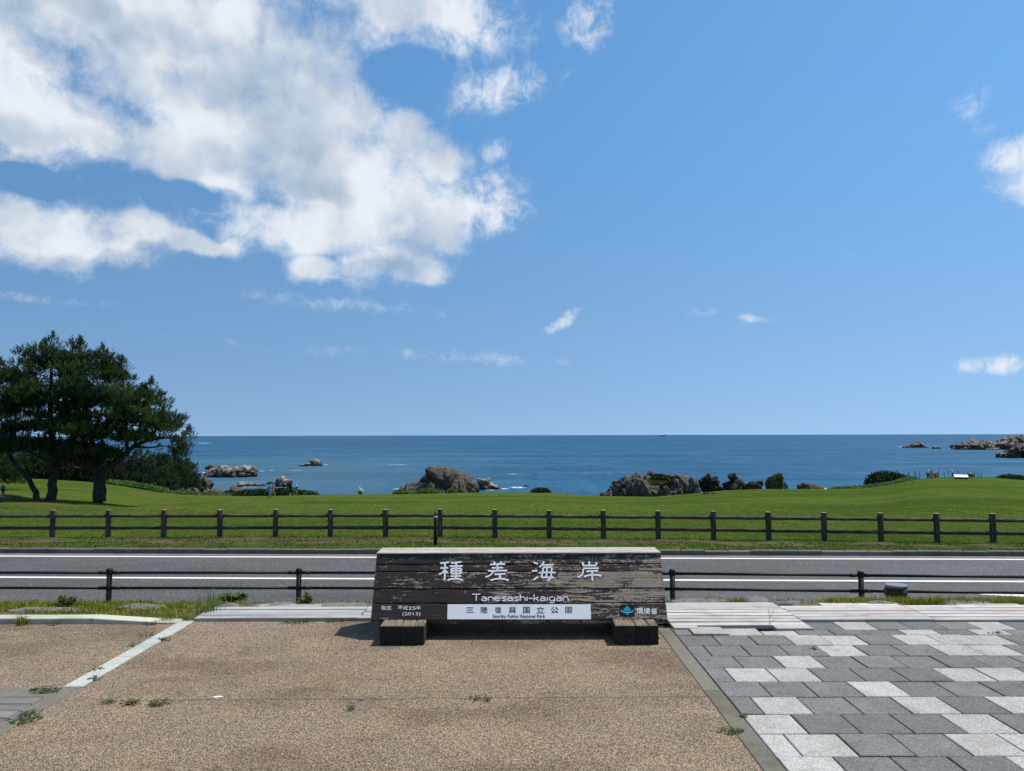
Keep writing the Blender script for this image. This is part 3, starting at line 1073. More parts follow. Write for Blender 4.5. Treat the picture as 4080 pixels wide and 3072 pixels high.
# soil: flat lip behind the plaza, falling to the roadside
xs = np.linspace(-24, 24, 241)
prof = [(7.0, -0.07, 0), (7.14, 0.0, 0), (7.5, 0.0, 0), (7.9, -0.01, 0), (8.15, -0.10, 0), (8.8, -0.42, 0), (9.8, -0.86, 0), (10.8, -1.2, 0), (11.5, -1.31, 1), (12.45, -1.365, 1), (12.9, -1.40, 1)]
V = []
for Y, z, kk in prof[1:]:
    for x in xs:
        n = float(fbm(np.array([[x, Y, 0.0]]), 1.4, 3, 5)[0])
        y = Y + (TURN * x if kk else TURN * x * max(0, (Y - 7.9) / 3.6))
        V.append((x, y, z + (0.018 * n if Y < 12.4 else 0)))
nx = len(xs)
Fc = np.array([(r * nx + c, r * nx + c + 1, (r + 1) * nx + c + 1, (r + 1) * nx + c) for r in range(len(prof) - 2) for c in range(nx - 1)])
V = np.array(V)
lip = (V[:, 0] > -3.05) & (V[:, 1] < 7.60)           # under the deck
V[lip, 2] = -0.03
slope = tag(mesh('roadside_slope', V, Fc, M['soil'], smooth=True), kind='structure')


def ribbon(name, y0, y1, z, m, x0=-60, x1=60, n=40, parent=None, kind='structure'):
    xs = np.linspace(x0, x1, n + 1)
    V = []
    for x in xs:
        V += [(x, line_y(y0, x), z), (x, line_y(y1, x), z)]
    Fc = np.array([(2 * i, 2 * i + 2, 2 * i + 3, 2 * i + 1) for i in range(n)])
    o = mesh(name, V, Fc, m, parent)
    if kind:
        tag(o, kind=kind)
    return o


FARL = 18.86                                  # far edge line at x = 0
road = ribbon('road', 12.5, FARL + 0.42, ROADZ, M['asphalt'])
ribbon('edge_line_far', FARL - 0.08, FARL + 0.075, ROADZ + 0.004, M['line'], parent=road, kind=None)
ribbon('centre_line', 15.99, 16.14, ROADZ + 0.004, M['line'], parent=road, kind=None)
ribbon('edge_line_near', 13.15, 13.3, ROADZ + 0.004, M['line'], parent=road, kind=None)
# painted wedge at the right edge of the photo
wp = [(3898, 2368), (3960, 2363.5), (4080, 2361), (4400, 2361), (4400, 2384), (4080, 2377), (3960, 2371)]
wv = [ground(a, b, ROADZ + 0.005) for a, b in wp]
mesh('road_marking', wv, [tuple(range(len(wv)))], M['line'], road)
# gutter and kerb on the far side
ribbon('gutter', FARL + 0.20, FARL + 0.46, ROADZ + 0.004, M['gutter'])
kerb_f = tag(empty('far_kerb', (0, FARL + 0.5, ROADZ)), kind='structure')
KY = FARL + 0.455
i = 0
x = -22.0
broken = [(5.05, 6.4), (8.3, 9.9)]
kdata = None
while x < 22:
    x1 = x + 0.6
    mid = x + 0.3
    hgt = 0.13 + rnd.uniform(-0.006, 0.006)
    if any(a < mid < b for a, b in broken):
        hgt -= rnd.uniform(0.0, 0.012)
    o = MB().box((-0.295, 0, -0.05), (0.295, 0.15, hgt), 0.016).build('kerb_stone', M['gutter'] if any(a < mid < b for a, b in broken) else M['kerb_grey'], kerb_f)
    o.location = (mid, line_y(KY, mid) + rnd.uniform(-.006, .006) - kerb_f.location.y, rnd.uniform(-.004, .004))
    o.rotation_euler = (0, 0, math.atan(TURN))
    x = x1

# ------------------------------------------------------------------ lawn terrain
CX = np.array([-900, -300, 0, 105, 203, 273, 327, 355, 401, 472, 531, 583, 650, 777, 850, 1000, 1100, 1180, 1302, 1409, 1500, 1560, 1640, 1790, 1850, 1910, 1960, 2000, 2050, 2100, 2150, 2212, 2500, 3100], float)
CY = np.array([1028, 1028, 1030, 1034, 1040, 1049, 1058, 1062, 1066, 1068, 1069, 1069, 1067.5, 1066, 1066, 1062.5, 1062, 1063, 1070, 1071.5, 1064, 1058, 1055, 1055, 1054, 1048, 1036, 1030.5, 1029.5, 1029.5, 1031, 1036, 1050, 1055], float)
CD = np.array([90, 95, 100, 100, 102, 104, 106, 108, 110, 110, 108, 108, 108, 110, 112, 112, 112, 110, 105, 103, 106, 110, 112, 114, 116, 122, 128, 132, 134, 134, 134, 132, 125, 120], float)
CH = (CY - (942 - 5 * CX / 2212)) / 1572 * CD                    # depth of the crest below the eye
FX = np.array([-900, 115, 951, 1540, 2143, 3100], float)
FP = np.array([158.5, 159.3, 160.0, 165.5, 172.3, 183], float)
TOPH = 2.47


def fence_depth(px):
    return 1572 * TOPH / np.interp(px, FX, FP)


def terrain(X, Y):
    X = np.asarray(X, float)
    Y = np.asarray(Y, float)
    px = X / Y * 1572 + 1106
    yf = fence_depth(px)
    yk = (KY + 0.15) / (1 - TURN * X / Y)
    yc = np.interp(px, CX, CD)
    hc = np.interp(px, CX, CH)
    hf = 3.34
    s = (Y - yf) / (yc - yf)
    H = hf + (hc - hf) * s
    left = np.clip((430 - px) / 150, 0, 1)
    H = H + left * 0.72 * np.exp(-((Y - 57) / 20) ** 2) * (s > 0)
    # gentle swells and the low dry banks
    P = np.stack([X, Y, X * 0], -1).reshape(-1, 3)
    sw = fbm(P, 0.05, 3, 3).reshape(X.shape)
    H = H - sw * 0.30 * np.clip(s * 3, 0, 1) * np.clip((0.985 - s) * 7, 0, 1)
    dry = np.zeros_like(H)
    for cx, cy, rx, ry, hh in BANKS:
        q = np.exp(-(((px - cx) / rx) ** 2 + ((Y - cy) / ry) ** 2))
        H = H - hh * q
        dry = np.maximum(dry, q)
    # verge between kerb and fence
    tv = np.clip((Y - yk) / (yf - yk), 0, 1)
    hv = (CAMH - ROADZ - 0.125) * (1 - tv) + hf * tv + 0.05 * np.sin(tv * PI) * 0
    n2 = fbm(P, 0.9, 3, 9).reshape(X.shape)
    hv = hv - 0.05 * n2 * np.clip(tv * 6, 0, 1)
    H = np.where(Y < yf, hv, H)
    # beyond the crest the ground falls to the sea
    d = np.clip(Y - yc, 0, None)
    H = H + d * 0.30 + np.clip(d - 3, 0, None) * 0.55
    return CAMH - H, dry, np.clip(0.95 - np.abs(tv - 0.62) * 2.0, 0, 1) * (Y < yf + 0.5)


BANKS = [(90, 48, 150, 2.2, 0.42), (330, 50, 90, 2.0, 0.30), (520, 58, 75, 2.6, 0.42), (690, 62, 42, 2.4, 0.40), (800, 62, 60, 2.0, 0.18), (960, 60, 110, 2.0, 0.20), (320, 78, 60, 3, 0.35), (25, 62, 35, 4, 0.3)]
us = (np.concatenate([np.linspace(-900, -10, 30)[:-1], np.linspace(-10, 2225, 300), np.linspace(2225, 3100, 30)[1:]]) - 1106) / 1572
rows = []
for k, u in enumerate(us):
    px = u * 1572 + 1106
    yk = (KY + 0.146) / (1 - TURN * u)
    yf = float(fence_depth(px))
    yc = float(np.interp(px, CX, CD))
    rows.append(np.concatenate([np.linspace(yk, yf, 14), yf + (yc - yf) * np.linspace(0, 1, 120)[1:] ** 1.1, yc + np.array([1, 2, 3.5, 6, 10, 15, 22, 30])]))
YY = np.array(rows)
XX = us[:, None] * YY
ZZ, DR, DT = terrain(XX, YY)
nr = YY.shape[1]
nu = len(us)
i = np.arange((nu - 1) * (nr - 1))
c, r = i // (nr - 1), i % (nr - 1)
a = c * nr + r
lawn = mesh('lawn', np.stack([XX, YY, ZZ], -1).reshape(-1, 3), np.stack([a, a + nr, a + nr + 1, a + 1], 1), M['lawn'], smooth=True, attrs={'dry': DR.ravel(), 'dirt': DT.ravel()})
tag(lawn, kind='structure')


def tz(x, y):
    return float(terrain(np.array([x]), np.array([y]))[0][0])


def on_lawn(px2, py2, y0=21, y1=134):
    """where the sight line through a preview pixel meets the lawn"""
    Ys = np.arange(y0, y1, 0.2)
    d = ray(px2 * S2, py2 * S2)
    X, Zr = d.x / d.y * Ys, CAMH + d.z / d.y * Ys
    Zt = terrain(X, Ys)[0]
    hit = np.nonzero(Zr <= Zt)[0]
    k = hit[0] if len(hit) else int(np.argmin(np.abs(Ys - (np.interp(px2, CX, CD) - 0.5))))
    return Vector((float(X[k]), float(Ys[k]), float(Zt[k])))


# blades standing out of the turf, as dense on the ground as the eye still tells them apart
rgl = np.random.default_rng(77)
NL = 90000
iy = rgl.uniform(1 / 52.0, 1 / 23.2, NL)
Yl = 1 / iy
ul = rgl.uniform(-0.72, 0.72, NL)
Xl = ul * Yl
okl = Yl > fence_depth(ul * 1572 + 1106) + 0.15
LAWN_P = (Xl[okl], Yl[okl])


# ------------------------------------------------------------------ sea
rad = np.array([0, 60, 120, 200, 300, 450, 700, 1100, 1800, 3000, 6000, 12000, 30000, 60000], float)
ang = np.linspace(0, 2 * PI, 97)[:-1]
V = [(0, 60, SEA)] + [(r_ * math.cos(a_), r_ * math.sin(a_), SEA) for r_ in rad[1:] for a_ in ang]
Fc = [(0, 1 + k, 1 + (k + 1) % 96) for k in range(96)]
for j in range(len(rad) - 2):
    for k in range(96):
        k2 = (k + 1) % 96
        Fc.append((1 + j * 96 + k, 1 + (j + 1) * 96 + k, 1 + (j + 1) * 96 + k2, 1 + j * 96 + k2))
V[0] = (0, 0, SEA)
tag(mesh('sea', V, Fc, M['sea']), kind='structure')

# ------------------------------------------------------------------ the wooden sign
ZF = 0.118                                             # height of the foot blocks
foot_y = ground(868 * S2, 1394 * S2).y
ZF = at2(868, 1351, foot_y).z
Yb = ground(868 * S2, 1340 * S2, ZF).y
BL, BR = at2(800, 1349, Yb), at2(1443, 1349, Yb)
Yt = Yb * 643 / 617
TL, TR = at2(814, 1196, Yt), at2(1436, 1196, Yt)
zt = (TL.z + TR.z) / 2
zb = (BL.z + BR.z) / 2
Yk = ground(1120 * S2, 1185.5 * S2, zt + 0.004).y
SW = (BR.x - BL.x) / 2
SX = (BR.x + BL.x) / 2
sign = empty('park_sign', (SX, (Yb + Yt) / 2, 0))
tag(sign, 'long low dark brown timber sign with white lettering on the plaza', 'sign')
so_ = Vector(sign.location)
NRM = Vector((0, -(zt - zb), Yt - Yb)).normalized()     # out of the face, towards the viewer and up


def face_pt(px, py, off=0.0):
    """point of the sign face seen at photo pixel px, py, lifted off the face"""
    d = ray(px, py)
    p0 = Vector((SX, Yb, zb))
    c = Vector((0, 0, CAMH))
    t_ = (p0 - c).dot(NRM) / d.dot(NRM)
    return c + d * t_ + NRM * off


def slice_y(z):
    return Yb + (Yt - Yb) * (z - zb) / (zt - zb)


def z_of(zoomy):
    """height on the face of a row in the close-up"""
    return face_pt(2060, 2140 + zoomy / 1.728).z


zface = z_of(571)
cuts = [zt, z_of(186), z_of(237), z_of(355), z_of(456), zface]
wear_lv = [0.02, 0.00, 0.10, 0.02, -0.02]
for i, (za, zc) in enumerate(zip(cuts, cuts[1:])):
    zhi, zlo = za - (0.0 if i == 0 else 0.0022), zc + (0.0022 if i < 4 else 0.0)
    nxs = 24
    V, Fc = [], []
    jit = rnd.uniform(-0.004, 0.004)
    for k in range(nxs + 1):
        x = -SW + 2 * SW * k / nxs
        wob = 0.0016 * math.sin(k * 1.7 + i * 2.3) + rnd.uniform(-.0007, .0007)
        dz = rnd.uniform(-.001, .001)
        b = 0.006
        yl, yh = slice_y(zlo), slice_y(zhi)
        ybk = Yk + 0.02 + (zt - zlo) * 0.25
        ybh = Yk + 0.02 + (zt - zhi) * 0.25
        V += [(x, yl + b - so_.y, zlo), (x, yl + wob + b * .3 - so_.y + jit * 0.3, zlo + b + dz), (x, yh + wob - b * .3 - so_.y + jit * 0.3, zhi - b + dz), (x, yh + b - so_.y, zhi), (x, ybh - so_.y, zhi), (x, ybk - so_.y, zlo)]
    for k in range(nxs):
        for j in range(6):
            a, b_ = k * 6 + j, k * 6 + (j + 1) % 6
            Fc.append((a, a + 6, b_ + 6, b_))
    Fc += [tuple(range(6)), tuple(nxs * 6 + j for j in range(6))[::-1]]
    xs_ = np.array([v[0] for v in V])
    wr = wear_lv[i] + 0.0 * xs_
    o = mesh('timber', V, Fc, M['sign_paint'], sign, attrs={'wear': wr})
MB().box((-SW + 0.004, slice_y(zb) + 0.038 - so_.y, zb), (SW - 0.004, Yk + 0.12 - so_.y, zface - 0.001)).build('sill', M['sign_paint'], sign)
# bleached top boards
for j in range(2):
    ya = Yt + 0.004 + j * (Yk + 0.03 - Yt) / 2
    yb_ = Yt + (j + 1) * (Yk + 0.03 - Yt) / 2
    MB().box((-SW - 0.002, ya - 0.016 * (j == 0) - so_.y, zt + 0.0015), (SW + 0.002, yb_ - 0.003 - so_.y, zt + 0.014), 0.005).build('top_board', M['bleached'], sign)
# foot blocks, each of three timbers with checks between
for (xa, xb, lab) in ((ground(820 * S2, 1394 * S2).x, ground(916 * S2, 1394 * S2).x, 'l'), (ground(1330 * S2, 1394 * S2).x, ground(1424 * S2, 1394 * S2).x, 'r')):
    w3 = (xb - xa) / 4
    for k, (u0, u1) in enumerate(((0, 1.9), (1.9, 3.1), (3.1, 4))):
        o = MB().box((xa + u0 * w3 + 0.0015 - SX, foot_y + rnd.uniform(-.003, .003) - so_.y, -0.01), (xa + u1 * w3 - 0.0015 - SX, Yk + 0.25 - so_.y, ZF - (0.002 if k == 1 else 0)), 0.008)
        o.build('foot', M['sign_foot'], sign)


# lettering ---------------------------------------------------------
def stroke_mesh(strokes, fn, width, off, thick):
    """ribbons with rounded swelling ends, in photo pixels, laid on the face"""
    V, Fc = [], []
    for st in strokes:
        pts = [Vector((p[0], p[1], 0)) for p in st]
        # resample
        L = [0]
        for a, b in zip(pts, pts[1:]):
            L.append(L[-1] + (b - a).length)
        n = max(6, int(L[-1] / 3.0))
        rs = []
        for k in range(n + 1):
            s = L[-1] * k / n
            j = max(i for i in range(len(L)) if L[i] <= s + 1e-9)
            j = min(j, len(pts) - 2)
            u = (s - L[j]) / max(1e-6, L[j + 1] - L[j])
            rs.append(pts[j].lerp(pts[j + 1], u))
        for _ in range(2):
            rs = [rs[0]] + [(rs[k - 1] + rs[k] * 2 + rs[k + 1]) / 4 for k in range(1, len(rs) - 1)] + [rs[-1]]
        base = len(V)
        for k, p in enumerate(rs):
            d = (rs[min(k + 1, n)] - rs[max(k - 1, 0)]).normalized()
            nn = Vector((-d.y, d.x, 0))
            e = min(k, n - k) / n
            s_end = min(k, n - k) * L[-1] / n
            w = width * (0.92 + 0.22 * math.exp(-((s_end - 3) / 3.0) ** 2)) * min(1.0, math.sqrt(0.25 + s_end / 2.0))
            for sgn, oo in ((-1, off), (-0.8, off + thick), (0.8, off + thick), (1, off)):
                q = p + nn * sgn * w
                V.append(fn(q.x, q.y, oo) - so_)
        for k in range(n):
            for j in range(3):
                a = base + k * 4 + j
                Fc.append((a, a + 1, a + 5, a + 4))
        Fc.append((base, base + 1, base + 2, base + 3))
        e = base + n * 4
        Fc.append((e + 3, e + 2, e + 1, e))
    return V, Fc


KAN = {
    0: [[(155, 72), (205, 68), (260, 59)], [(212, 70), (212, 170), (206, 272)], [(158, 128), (250, 124)], [(206, 148), (185, 182), (142, 202)], [(212, 158), (247, 185)],
        [(283, 70), (340, 66), (403, 54)], [(266, 106), (420, 103)], [(342, 70), (337, 250)], [(286, 132), (284, 192)], [(286, 132), (402, 131)], [(401, 131), (396, 192)], [(286, 160), (397, 160)], [(286, 191), (395, 190)],
        [(277, 222), (400, 220)], [(240, 269), (280, 255), (337, 250), (380, 253), (419, 271)]],
    1: [[(780, 50), (788, 80)], [(862, 50), (854, 80)], [(735, 91), (755, 84), (912, 81)], [(755, 125), (886, 123)], [(820, 84), (820, 158)], [(711, 161), (931, 156)],
        [(776, 164), (745, 205), (715, 223), (680, 232)], [(785, 201), (916, 195)], [(848, 200), (848, 250)], [(739, 272), (790, 255), (848, 250), (900, 255), (953, 270)]],
    2: [[(1240, 60), (1290, 80)], [(1219, 163), (1285, 157)], [(1240, 267), (1287, 227)], [(1361, 50), (1342, 85), (1306, 117)], [(1333, 92), (1472, 89)], [(1351, 119), (1345, 180), (1328, 236)],
        [(1351, 119), (1452, 117)], [(1450, 117), (1446, 180), (1440, 240), (1420, 268), (1393, 270)], [(1397, 120), (1385, 235)], [(1299, 186), (1330, 178), (1460, 178), (1496, 183)], [(1328, 236), (1477, 237)]],
    3: [[(1809, 56), (1811, 96)], [(1885, 48), (1885, 94)], [(1968, 56), (1965, 98)], [(1807, 99), (1969, 97)], [(1815, 131), (1997, 130)], [(1819, 131), (1812, 180), (1795, 215), (1751, 236)],
        [(1849, 166), (1989, 160)], [(1917, 165), (1920, 277)], [(1824, 230), (1870, 211), (1920, 206), (1980, 208), (2026, 220)]],
}
for k, st in KAN.items():
    st2 = [[(1700 + x / 2.9105, 2220 + y / 2.9105) for x, y in s] for s in st]
    V, Fc = stroke_mesh(st2, face_pt, 3.5, 0.0015, 0.003)
    mesh('carved_character', V, Fc, M['letter_white'], sign)


def text_part(name, body, rect, m, off, bold=0.0, parent=None):
    """built-in lettering fitted to a rectangle of close-up pixels on the sign face"""
    cu = bpy.data.curves.new('lettering', 'FONT')
    cu.body = body
    cu.size = 1.0
    cu.resolution_u = 3
    cu.offset = bold
    tmp = bpy.data.objects.new('lettering', cu)
    COL.objects.link(tmp)
    dg = bpy.context.evaluated_depsgraph_get()
    me = bpy.data.meshes.new_from_object(tmp.evaluated_get(dg))
    COL.objects.unlink(tmp)
    bpy.data.objects.remove(tmp)
    co = np.array([v.co for v in me.vertices])
    lo, hi = co.min(0), co.max(0)
    x0, y0, x1, y1 = rect
    for v, c in zip(me.vertices, co):
        u = (c[0] - lo[0]) / (hi[0] - lo[0])
        w = (c[1] - lo[1]) / (hi[1] - lo[1])
        p = face_pt(1440 + (x0 + (x1 - x0) * u) / 1.728, 2140 + (y1 - (y1 - y0) * w) / 1.728, off)
        v.co = p - so_
    me.materials.clear()
    me.materials.append(m)
    me.update()
    o = bpy.data.objects.new(name, me)
    link(o, parent or sign)
    return o


# single-line letters for the place name, drawn as round strokes (cell 10 wide, baseline 0, x-height 6, cap 10)
def arc(cx, cy, rx, ry, a0, a1, n=10):
    return [(cx + rx * math.cos(math.radians(a0 + (a1 - a0) * k / n)), cy + ry * math.sin(math.radians(a0 + (a1 - a0) * k / n))) for k in range(n + 1)]


GLY = {
    'T': (8.6, [[(0.2, 9.6), (8.2, 9.9)], [(4.3, 9.7), (4.0, 0)]]),
    'a': (6.3, [[(0.9, 5.2)] + arc(2.9, 4.0, 2.2, 2.0, 130, 0, 8) + [(5.1, 0)], [(5.1, 3.5), (3.4, 3.4)] + arc(2.2, 1.7, 1.9, 1.7, 80, 290, 10) + [(4.2, 0.6), (5.1, 1.6)]]),
    'n': (6.2, [[(0.5, 5.9), (0.5, 0)], [(0.5, 3.8)] + arc(2.9, 3.8, 2.3, 2.2, 160, 0, 8) + [(5.2, 0)]]),
    'e': (6.4, [[(0.4, 3.1), (5.4, 3.3)] + arc(2.9, 3.0, 2.6, 3.0, 5, 320, 16)]),
    's': (5.4, [[(4.6, 5.3)] + arc(2.6, 4.5, 2.0, 1.5, 60, 250, 8) + arc(2.6, 1.5, 2.2, 1.5, 75, -150, 9)]),
    'h': (6.2, [[(0.5, 9.9), (0.5, 0)], [(0.5, 3.8)] + arc(2.9, 3.8, 2.3, 2.2, 160, 0, 8) + [(5.2, 0)]]),
    'i': (2.2, [[(0.8, 5.9), (0.8, 0)], [(0.8, 8.3), (0.85, 8.7)]]),
    '-': (4.6, [[(0.3, 3.4), (3.6, 3.4)]]),
    'k': (5.9, [[(0.5, 9.9), (0.5, 0)], [(4.9, 5.8), (0.7, 2.6)], [(2.1, 3.7), (5.1, 0)]]),
    'g': (6.4, [arc(2.8, 3.1, 2.5, 2.9, 60, 355, 16), [(5.3, 5.8), (5.3, -0.8)] + arc(2.9, -0.8, 2.4, 2.0, 0, -155, 8)]),
}
word = 'Tanesashi-kaigan'
tw = sum(GLY[c][0] for c in word)
sx = (1430 - 760) / tw
sy = (440 - 392) / 10.0
cx = 0
for ch in word:
    wd, sts = GLY[ch]
    st2 = [[(1440 + (760 + (cx + x) * sx) / 1.728, 2140 + (440 - y * sy) / 1.728) for x, y in s] for s in sts]
    V, Fc = stroke_mesh(st2, face_pt, 1.95, 0.0015, 0.003)
    mesh('letter', V, Fc, M['letter_white'], sign)
    cx += wd

# white plaque with screws
pq = [face_pt(1440 + x / 1.728, 2140 + y / 1.728, 0.004) - so_ for x, y in ((594, 463), (1578, 463), (1580, 566), (591, 566))]
nb = [v - NRM * 0.006 for v in pq]
plq = mesh('plaque', [*pq, *nb], [(0, 3, 2, 1), (4, 5, 6, 7), (0, 1, 5, 4), (1, 2, 6, 5), (2, 3, 7, 6), (3, 0, 4, 7)], M['plaque'], sign)
for ch, cxx in zip('三陸復興国立公園', (748, 846, 942, 1040, 1137, 1233, 1330, 1427)):
    hh = 14 if ch == '三' else 22
    text_part('plaque_lettering', ch, (cxx - (27 if ch in '三立公' else 23), 502 - (18 if ch == '三' else 22), cxx + (27 if ch in '三立公' else 23), 502 + (18 if ch == '三' else 22)), M['letter_black'], 0.0056, 0.002 if ch == '園' else 0.008, plq)
text_part('plaque_lettering', 'Sanriku Fukko National Park', (905, 534, 1266, 556), M['letter_black'], 0.0056, 0.012, plq)
for ch, (a, b) in zip('指定平成', ((136, 169), (174, 207), (250, 284), (287, 320))):
    text_part('small_lettering', ch, (a, 473, b, 502), M['letter_grey'], 0.003, 0.004)
text_part('small_lettering', '.', (203, 497, 208, 502), M['letter_grey'], 0.003)
text_part('small_lettering', '25', (323, 478, 374, 501), M['letter_grey'], 0.003, 0.004)
text_part('small_lettering', '年', (377, 473, 409, 502), M['letter_grey'], 0.003, 0.004)
text_part('small_lettering', '(2013)', (282, 517, 407, 546), M['letter_grey'], 0.003, 0.0)
for ch, (a, b) in zip('環境省', ((1893, 1938), (1943, 1987), (1992, 2037))):
    text_part('ministry_lettering', ch, (a, 488, b, 532), M['letter_white'], 0.003, 0.008)


def face_poly(name, pts, m, off, parent):
    return mesh(name, [face_pt(1440 + x / 1.728, 2140 + y / 1.728, off) - so_ for x, y in pts], [tuple(range(len(pts)))[::-1]], m, parent)


lg = face_poly('emblem', [(1779, 468), (1880, 466), (1881, 546), (1778, 547)], M['logo_black'], 0.003, sign)
face_poly('emblem_peak', [(1829, 474), (1838, 482), (1858, 502), (1846, 510), (1829, 512), (1812, 510), (1800, 502), (1820, 482)], M['logo_teal'], 0.0042, lg)
face_poly('emblem_drop', [(1810, 514), (1829, 517), (1850, 514), (1842, 528), (1830, 537), (1817, 528)], M['logo_blue'], 0.0042, lg)
ring = [(1829 + 44 * math.cos(a), 507 + 17 * math.sin(a)) for a in np.linspace(math.radians(-20), math.radians(200), 24)]
ring2 = [(1829 + 39 * math.cos(a), 503 + 13 * math.sin(a)) for a in np.linspace(math.radians(200), math.radians(-20), 24)]
face_poly('emblem_ring', ring + ring2, M['logo_ring'], 0.0054, lg)

# ------------------------------------------------------------------ black pedestrian railing
posts = [(-172, 11.5), (237, 11.45), (646, 11.42), (1050, 11.36), (1452, 11.28), (1859, 11.10), (2270, 10.92)]
rail_o = at2(1050, 1228, 11.36)
zcap = float(np.mean([at2(x, yy_, d).z for (x, d), yy_ in zip(posts[1:6], (1228, 1227, 1228, 1228, 1234))]))
railing = empty('pedestrian_railing', (rail_o.x, rail_o.y, -1.31))
tag(railing, 'black metal pipe railing with two rails along the near edge of the road', 'railing')
ro = Vector(railing.location)
pp = [Vector((at2(x, 1228, d).x, d, 0)) for x, d in posts]
zr1 = at2(646, 1237, 11.42).z
zr2 = at2(646, 1270, 11.42).z
ext = [pp[0] + (pp[0] - pp[1])] + pp + [pp[-1] + (pp[-1] - pp[-2])]
for p in pp:
    q = p - ro
    q.z = 0
    MB().lathe([(0.040, -0.25), (0.040, zcap - 0.045 - ro.z)], 14, (q.x, q.y, 0)).build('post', M['black_metal'], railing, True)
    MB().lathe([(0.047, zcap - 0.05 - ro.z), (0.049, zcap - 0.035 - ro.z), (0.049, zcap - 0.015 - ro.z), (0.040, zcap - 0.004 - ro.z), (0.018, zcap + 0.001 - ro.z)], 14, (q.x, q.y, 0)).build('post_cap', M['black_metal'], railing, True)
    for zr in (zr1, zr2):
        b = MB()
        b.lathe([(0.045, zr - ro.z - 0.03), (0.048, zr - ro.z - 0.022), (0.048, zr - ro.z + 0.022), (0.045, zr - ro.z + 0.03)], 14, (q.x, q.y, 0))
        cl = b.build('rail_bracket', M['black_metal'], railing, True)
        for sx_ in (-0.115, 0.115):
            MB().tube([q + Vector((sx_ - 0.05, 0, zr - ro.z)), q + Vector((sx_ + 0.05, 0, zr - ro.z))], 0.0265, 10).build('sleeve', M['black_metal'], cl, True)
        for sx_ in (-0.105, 0.105):
            bo = MB().lathe([(0.010, 0), (0.010, 0.006), (0.005, 0.009)], 8).build('bolt', M['black_metal'], cl, True)
            bo.location = q + Vector((sx_, -0.026, zr - ro.z))
            bo.rotation_euler = (PI / 2, 0, 0)
for a, b in zip(ext, ext[1:]):
    for zr in (zr1, zr2):
        MB().tube([Vector((a.x - ro.x, a.y - ro.y, zr - ro.z)), Vector((b.x - ro.x, b.y - ro.y, zr - ro.z))], 0.0215, 10).build('rail', M['black_metal'], railing, True)

# ------------------------------------------------------------------ log fence across the lawn
fx = [-125, -5, 115, 235, 355, 476, 596, 714, 833, 951, 1069, 1186, 1303, 1421, 1540, 1659, 1779, 1901, 2022, 2143, 2264, 2385]
fpos = []
for x in fx:
    d = float(fence_depth(x))
    p = at2(x, 1100, d)
    fpos.append(Vector((p.x, d, tz(p.x, d + 0.01))))
fence = empty('log_fence', fpos[10])
tag(fence, 'brown log fence with round posts and two log rails along the lawn', 'fence')
fo = Vector(fence.location)
ztop = CAMH - TOPH + 0.03
for p in fpos:
    q = p - fo
    zt_ = ztop - fo.z + rnd.uniform(-0.012, 0.012)
    r0 = rnd.uniform(0.082, 0.092)
    b = MB()
    nseg = 14
    levels = [-0.35 + q.z, q.z + 0.05, q.z + 0.3, q.z + 0.6, zt_ - 0.012, zt_]
    for li, zz in enumerate(levels):
        for k in range(nseg):
            th = 2 * PI * k / nseg
            rr = r0 * (1 + rnd.uniform(-0.05, 0.05)) * (0.94 if li == len(levels) - 1 else 1.0)
            b.V.append((rr * math.cos(th), rr * math.sin(th), zz))
    for li in range(len(levels) - 1):
        for k in range(nseg):
            k2 = (k + 1) % nseg
            b.F.append((li * nseg + k, li * nseg + k2, (li + 1) * nseg + k2, (li + 1) * nseg + k))
    b.F.append(tuple((len(levels) - 1) * nseg + k for k in range(nseg)))
    o = b.build('fence_post', M['log_post'], fence)
    o.location = (q.x, q.y, 0)
z1 = at2(951, 1113.5, float(fence_depth(951))).z
z2 = at2(951, 1139.5, float(fence_depth(951))).z
for a, b_ in zip(fpos, fpos[1:]):
    for zr in (z1, z2):
        A, B = Vector((a.x, a.y, zr)) - fo, Vector((b_.x, b_.y, zr)) - fo
        mid = (A + B) / 2
        L = (B - A).length / 2 - 0.04
        r0 = rnd.uniform(0.052, 0.060)
        b = MB()
        pts = [Vector((L * u, rnd.uniform(-.004, .004), rnd.uniform(-.005, .005))) for u in np.linspace(-1, 1, 9)]
        b.tube(pts, [r0 * rnd.uniform(0.93, 1.07) for _ in pts], 12)
        o = b.build('fence_rail', M['log_rail'], fence, True)
        o.location = mid
        o.rotation_euler = (0, 0, math.atan2(B.y - A.y, B.x - A.x))

# marker post on the verge
mp = on_lawn(940.5, 1178, 19.6)
mpo = empty('marker_post', mp)
tag(mpo, 'slim dark brown roadside marker post with white band and orange reflector', 'post')
hp = at2(940.5, 1105, mp.y).z - mp.z
MB().lathe([(0.052, -0.2), (0.052, hp * 0.87), (0.046, hp * 0.89)], 14).build('shaft', M['post_brown'], mpo, True)
MB().lathe([(0.0535, hp * 0.825), (0.0535, hp * 0.862)], 14).build('white_band', M['band_white'], mpo, True)
MB().lathe([(0.046, hp * 0.89), (0.030, hp * 0.92), (0.030, hp * 0.99), (0.022, hp)], 12).build('head', M['post_brown'], mpo, True)
MB().box((0.012, -0.042, hp * 0.91), (0.034, -0.028, hp * 0.985), 0.002).build('reflector', M['reflector'], mpo)

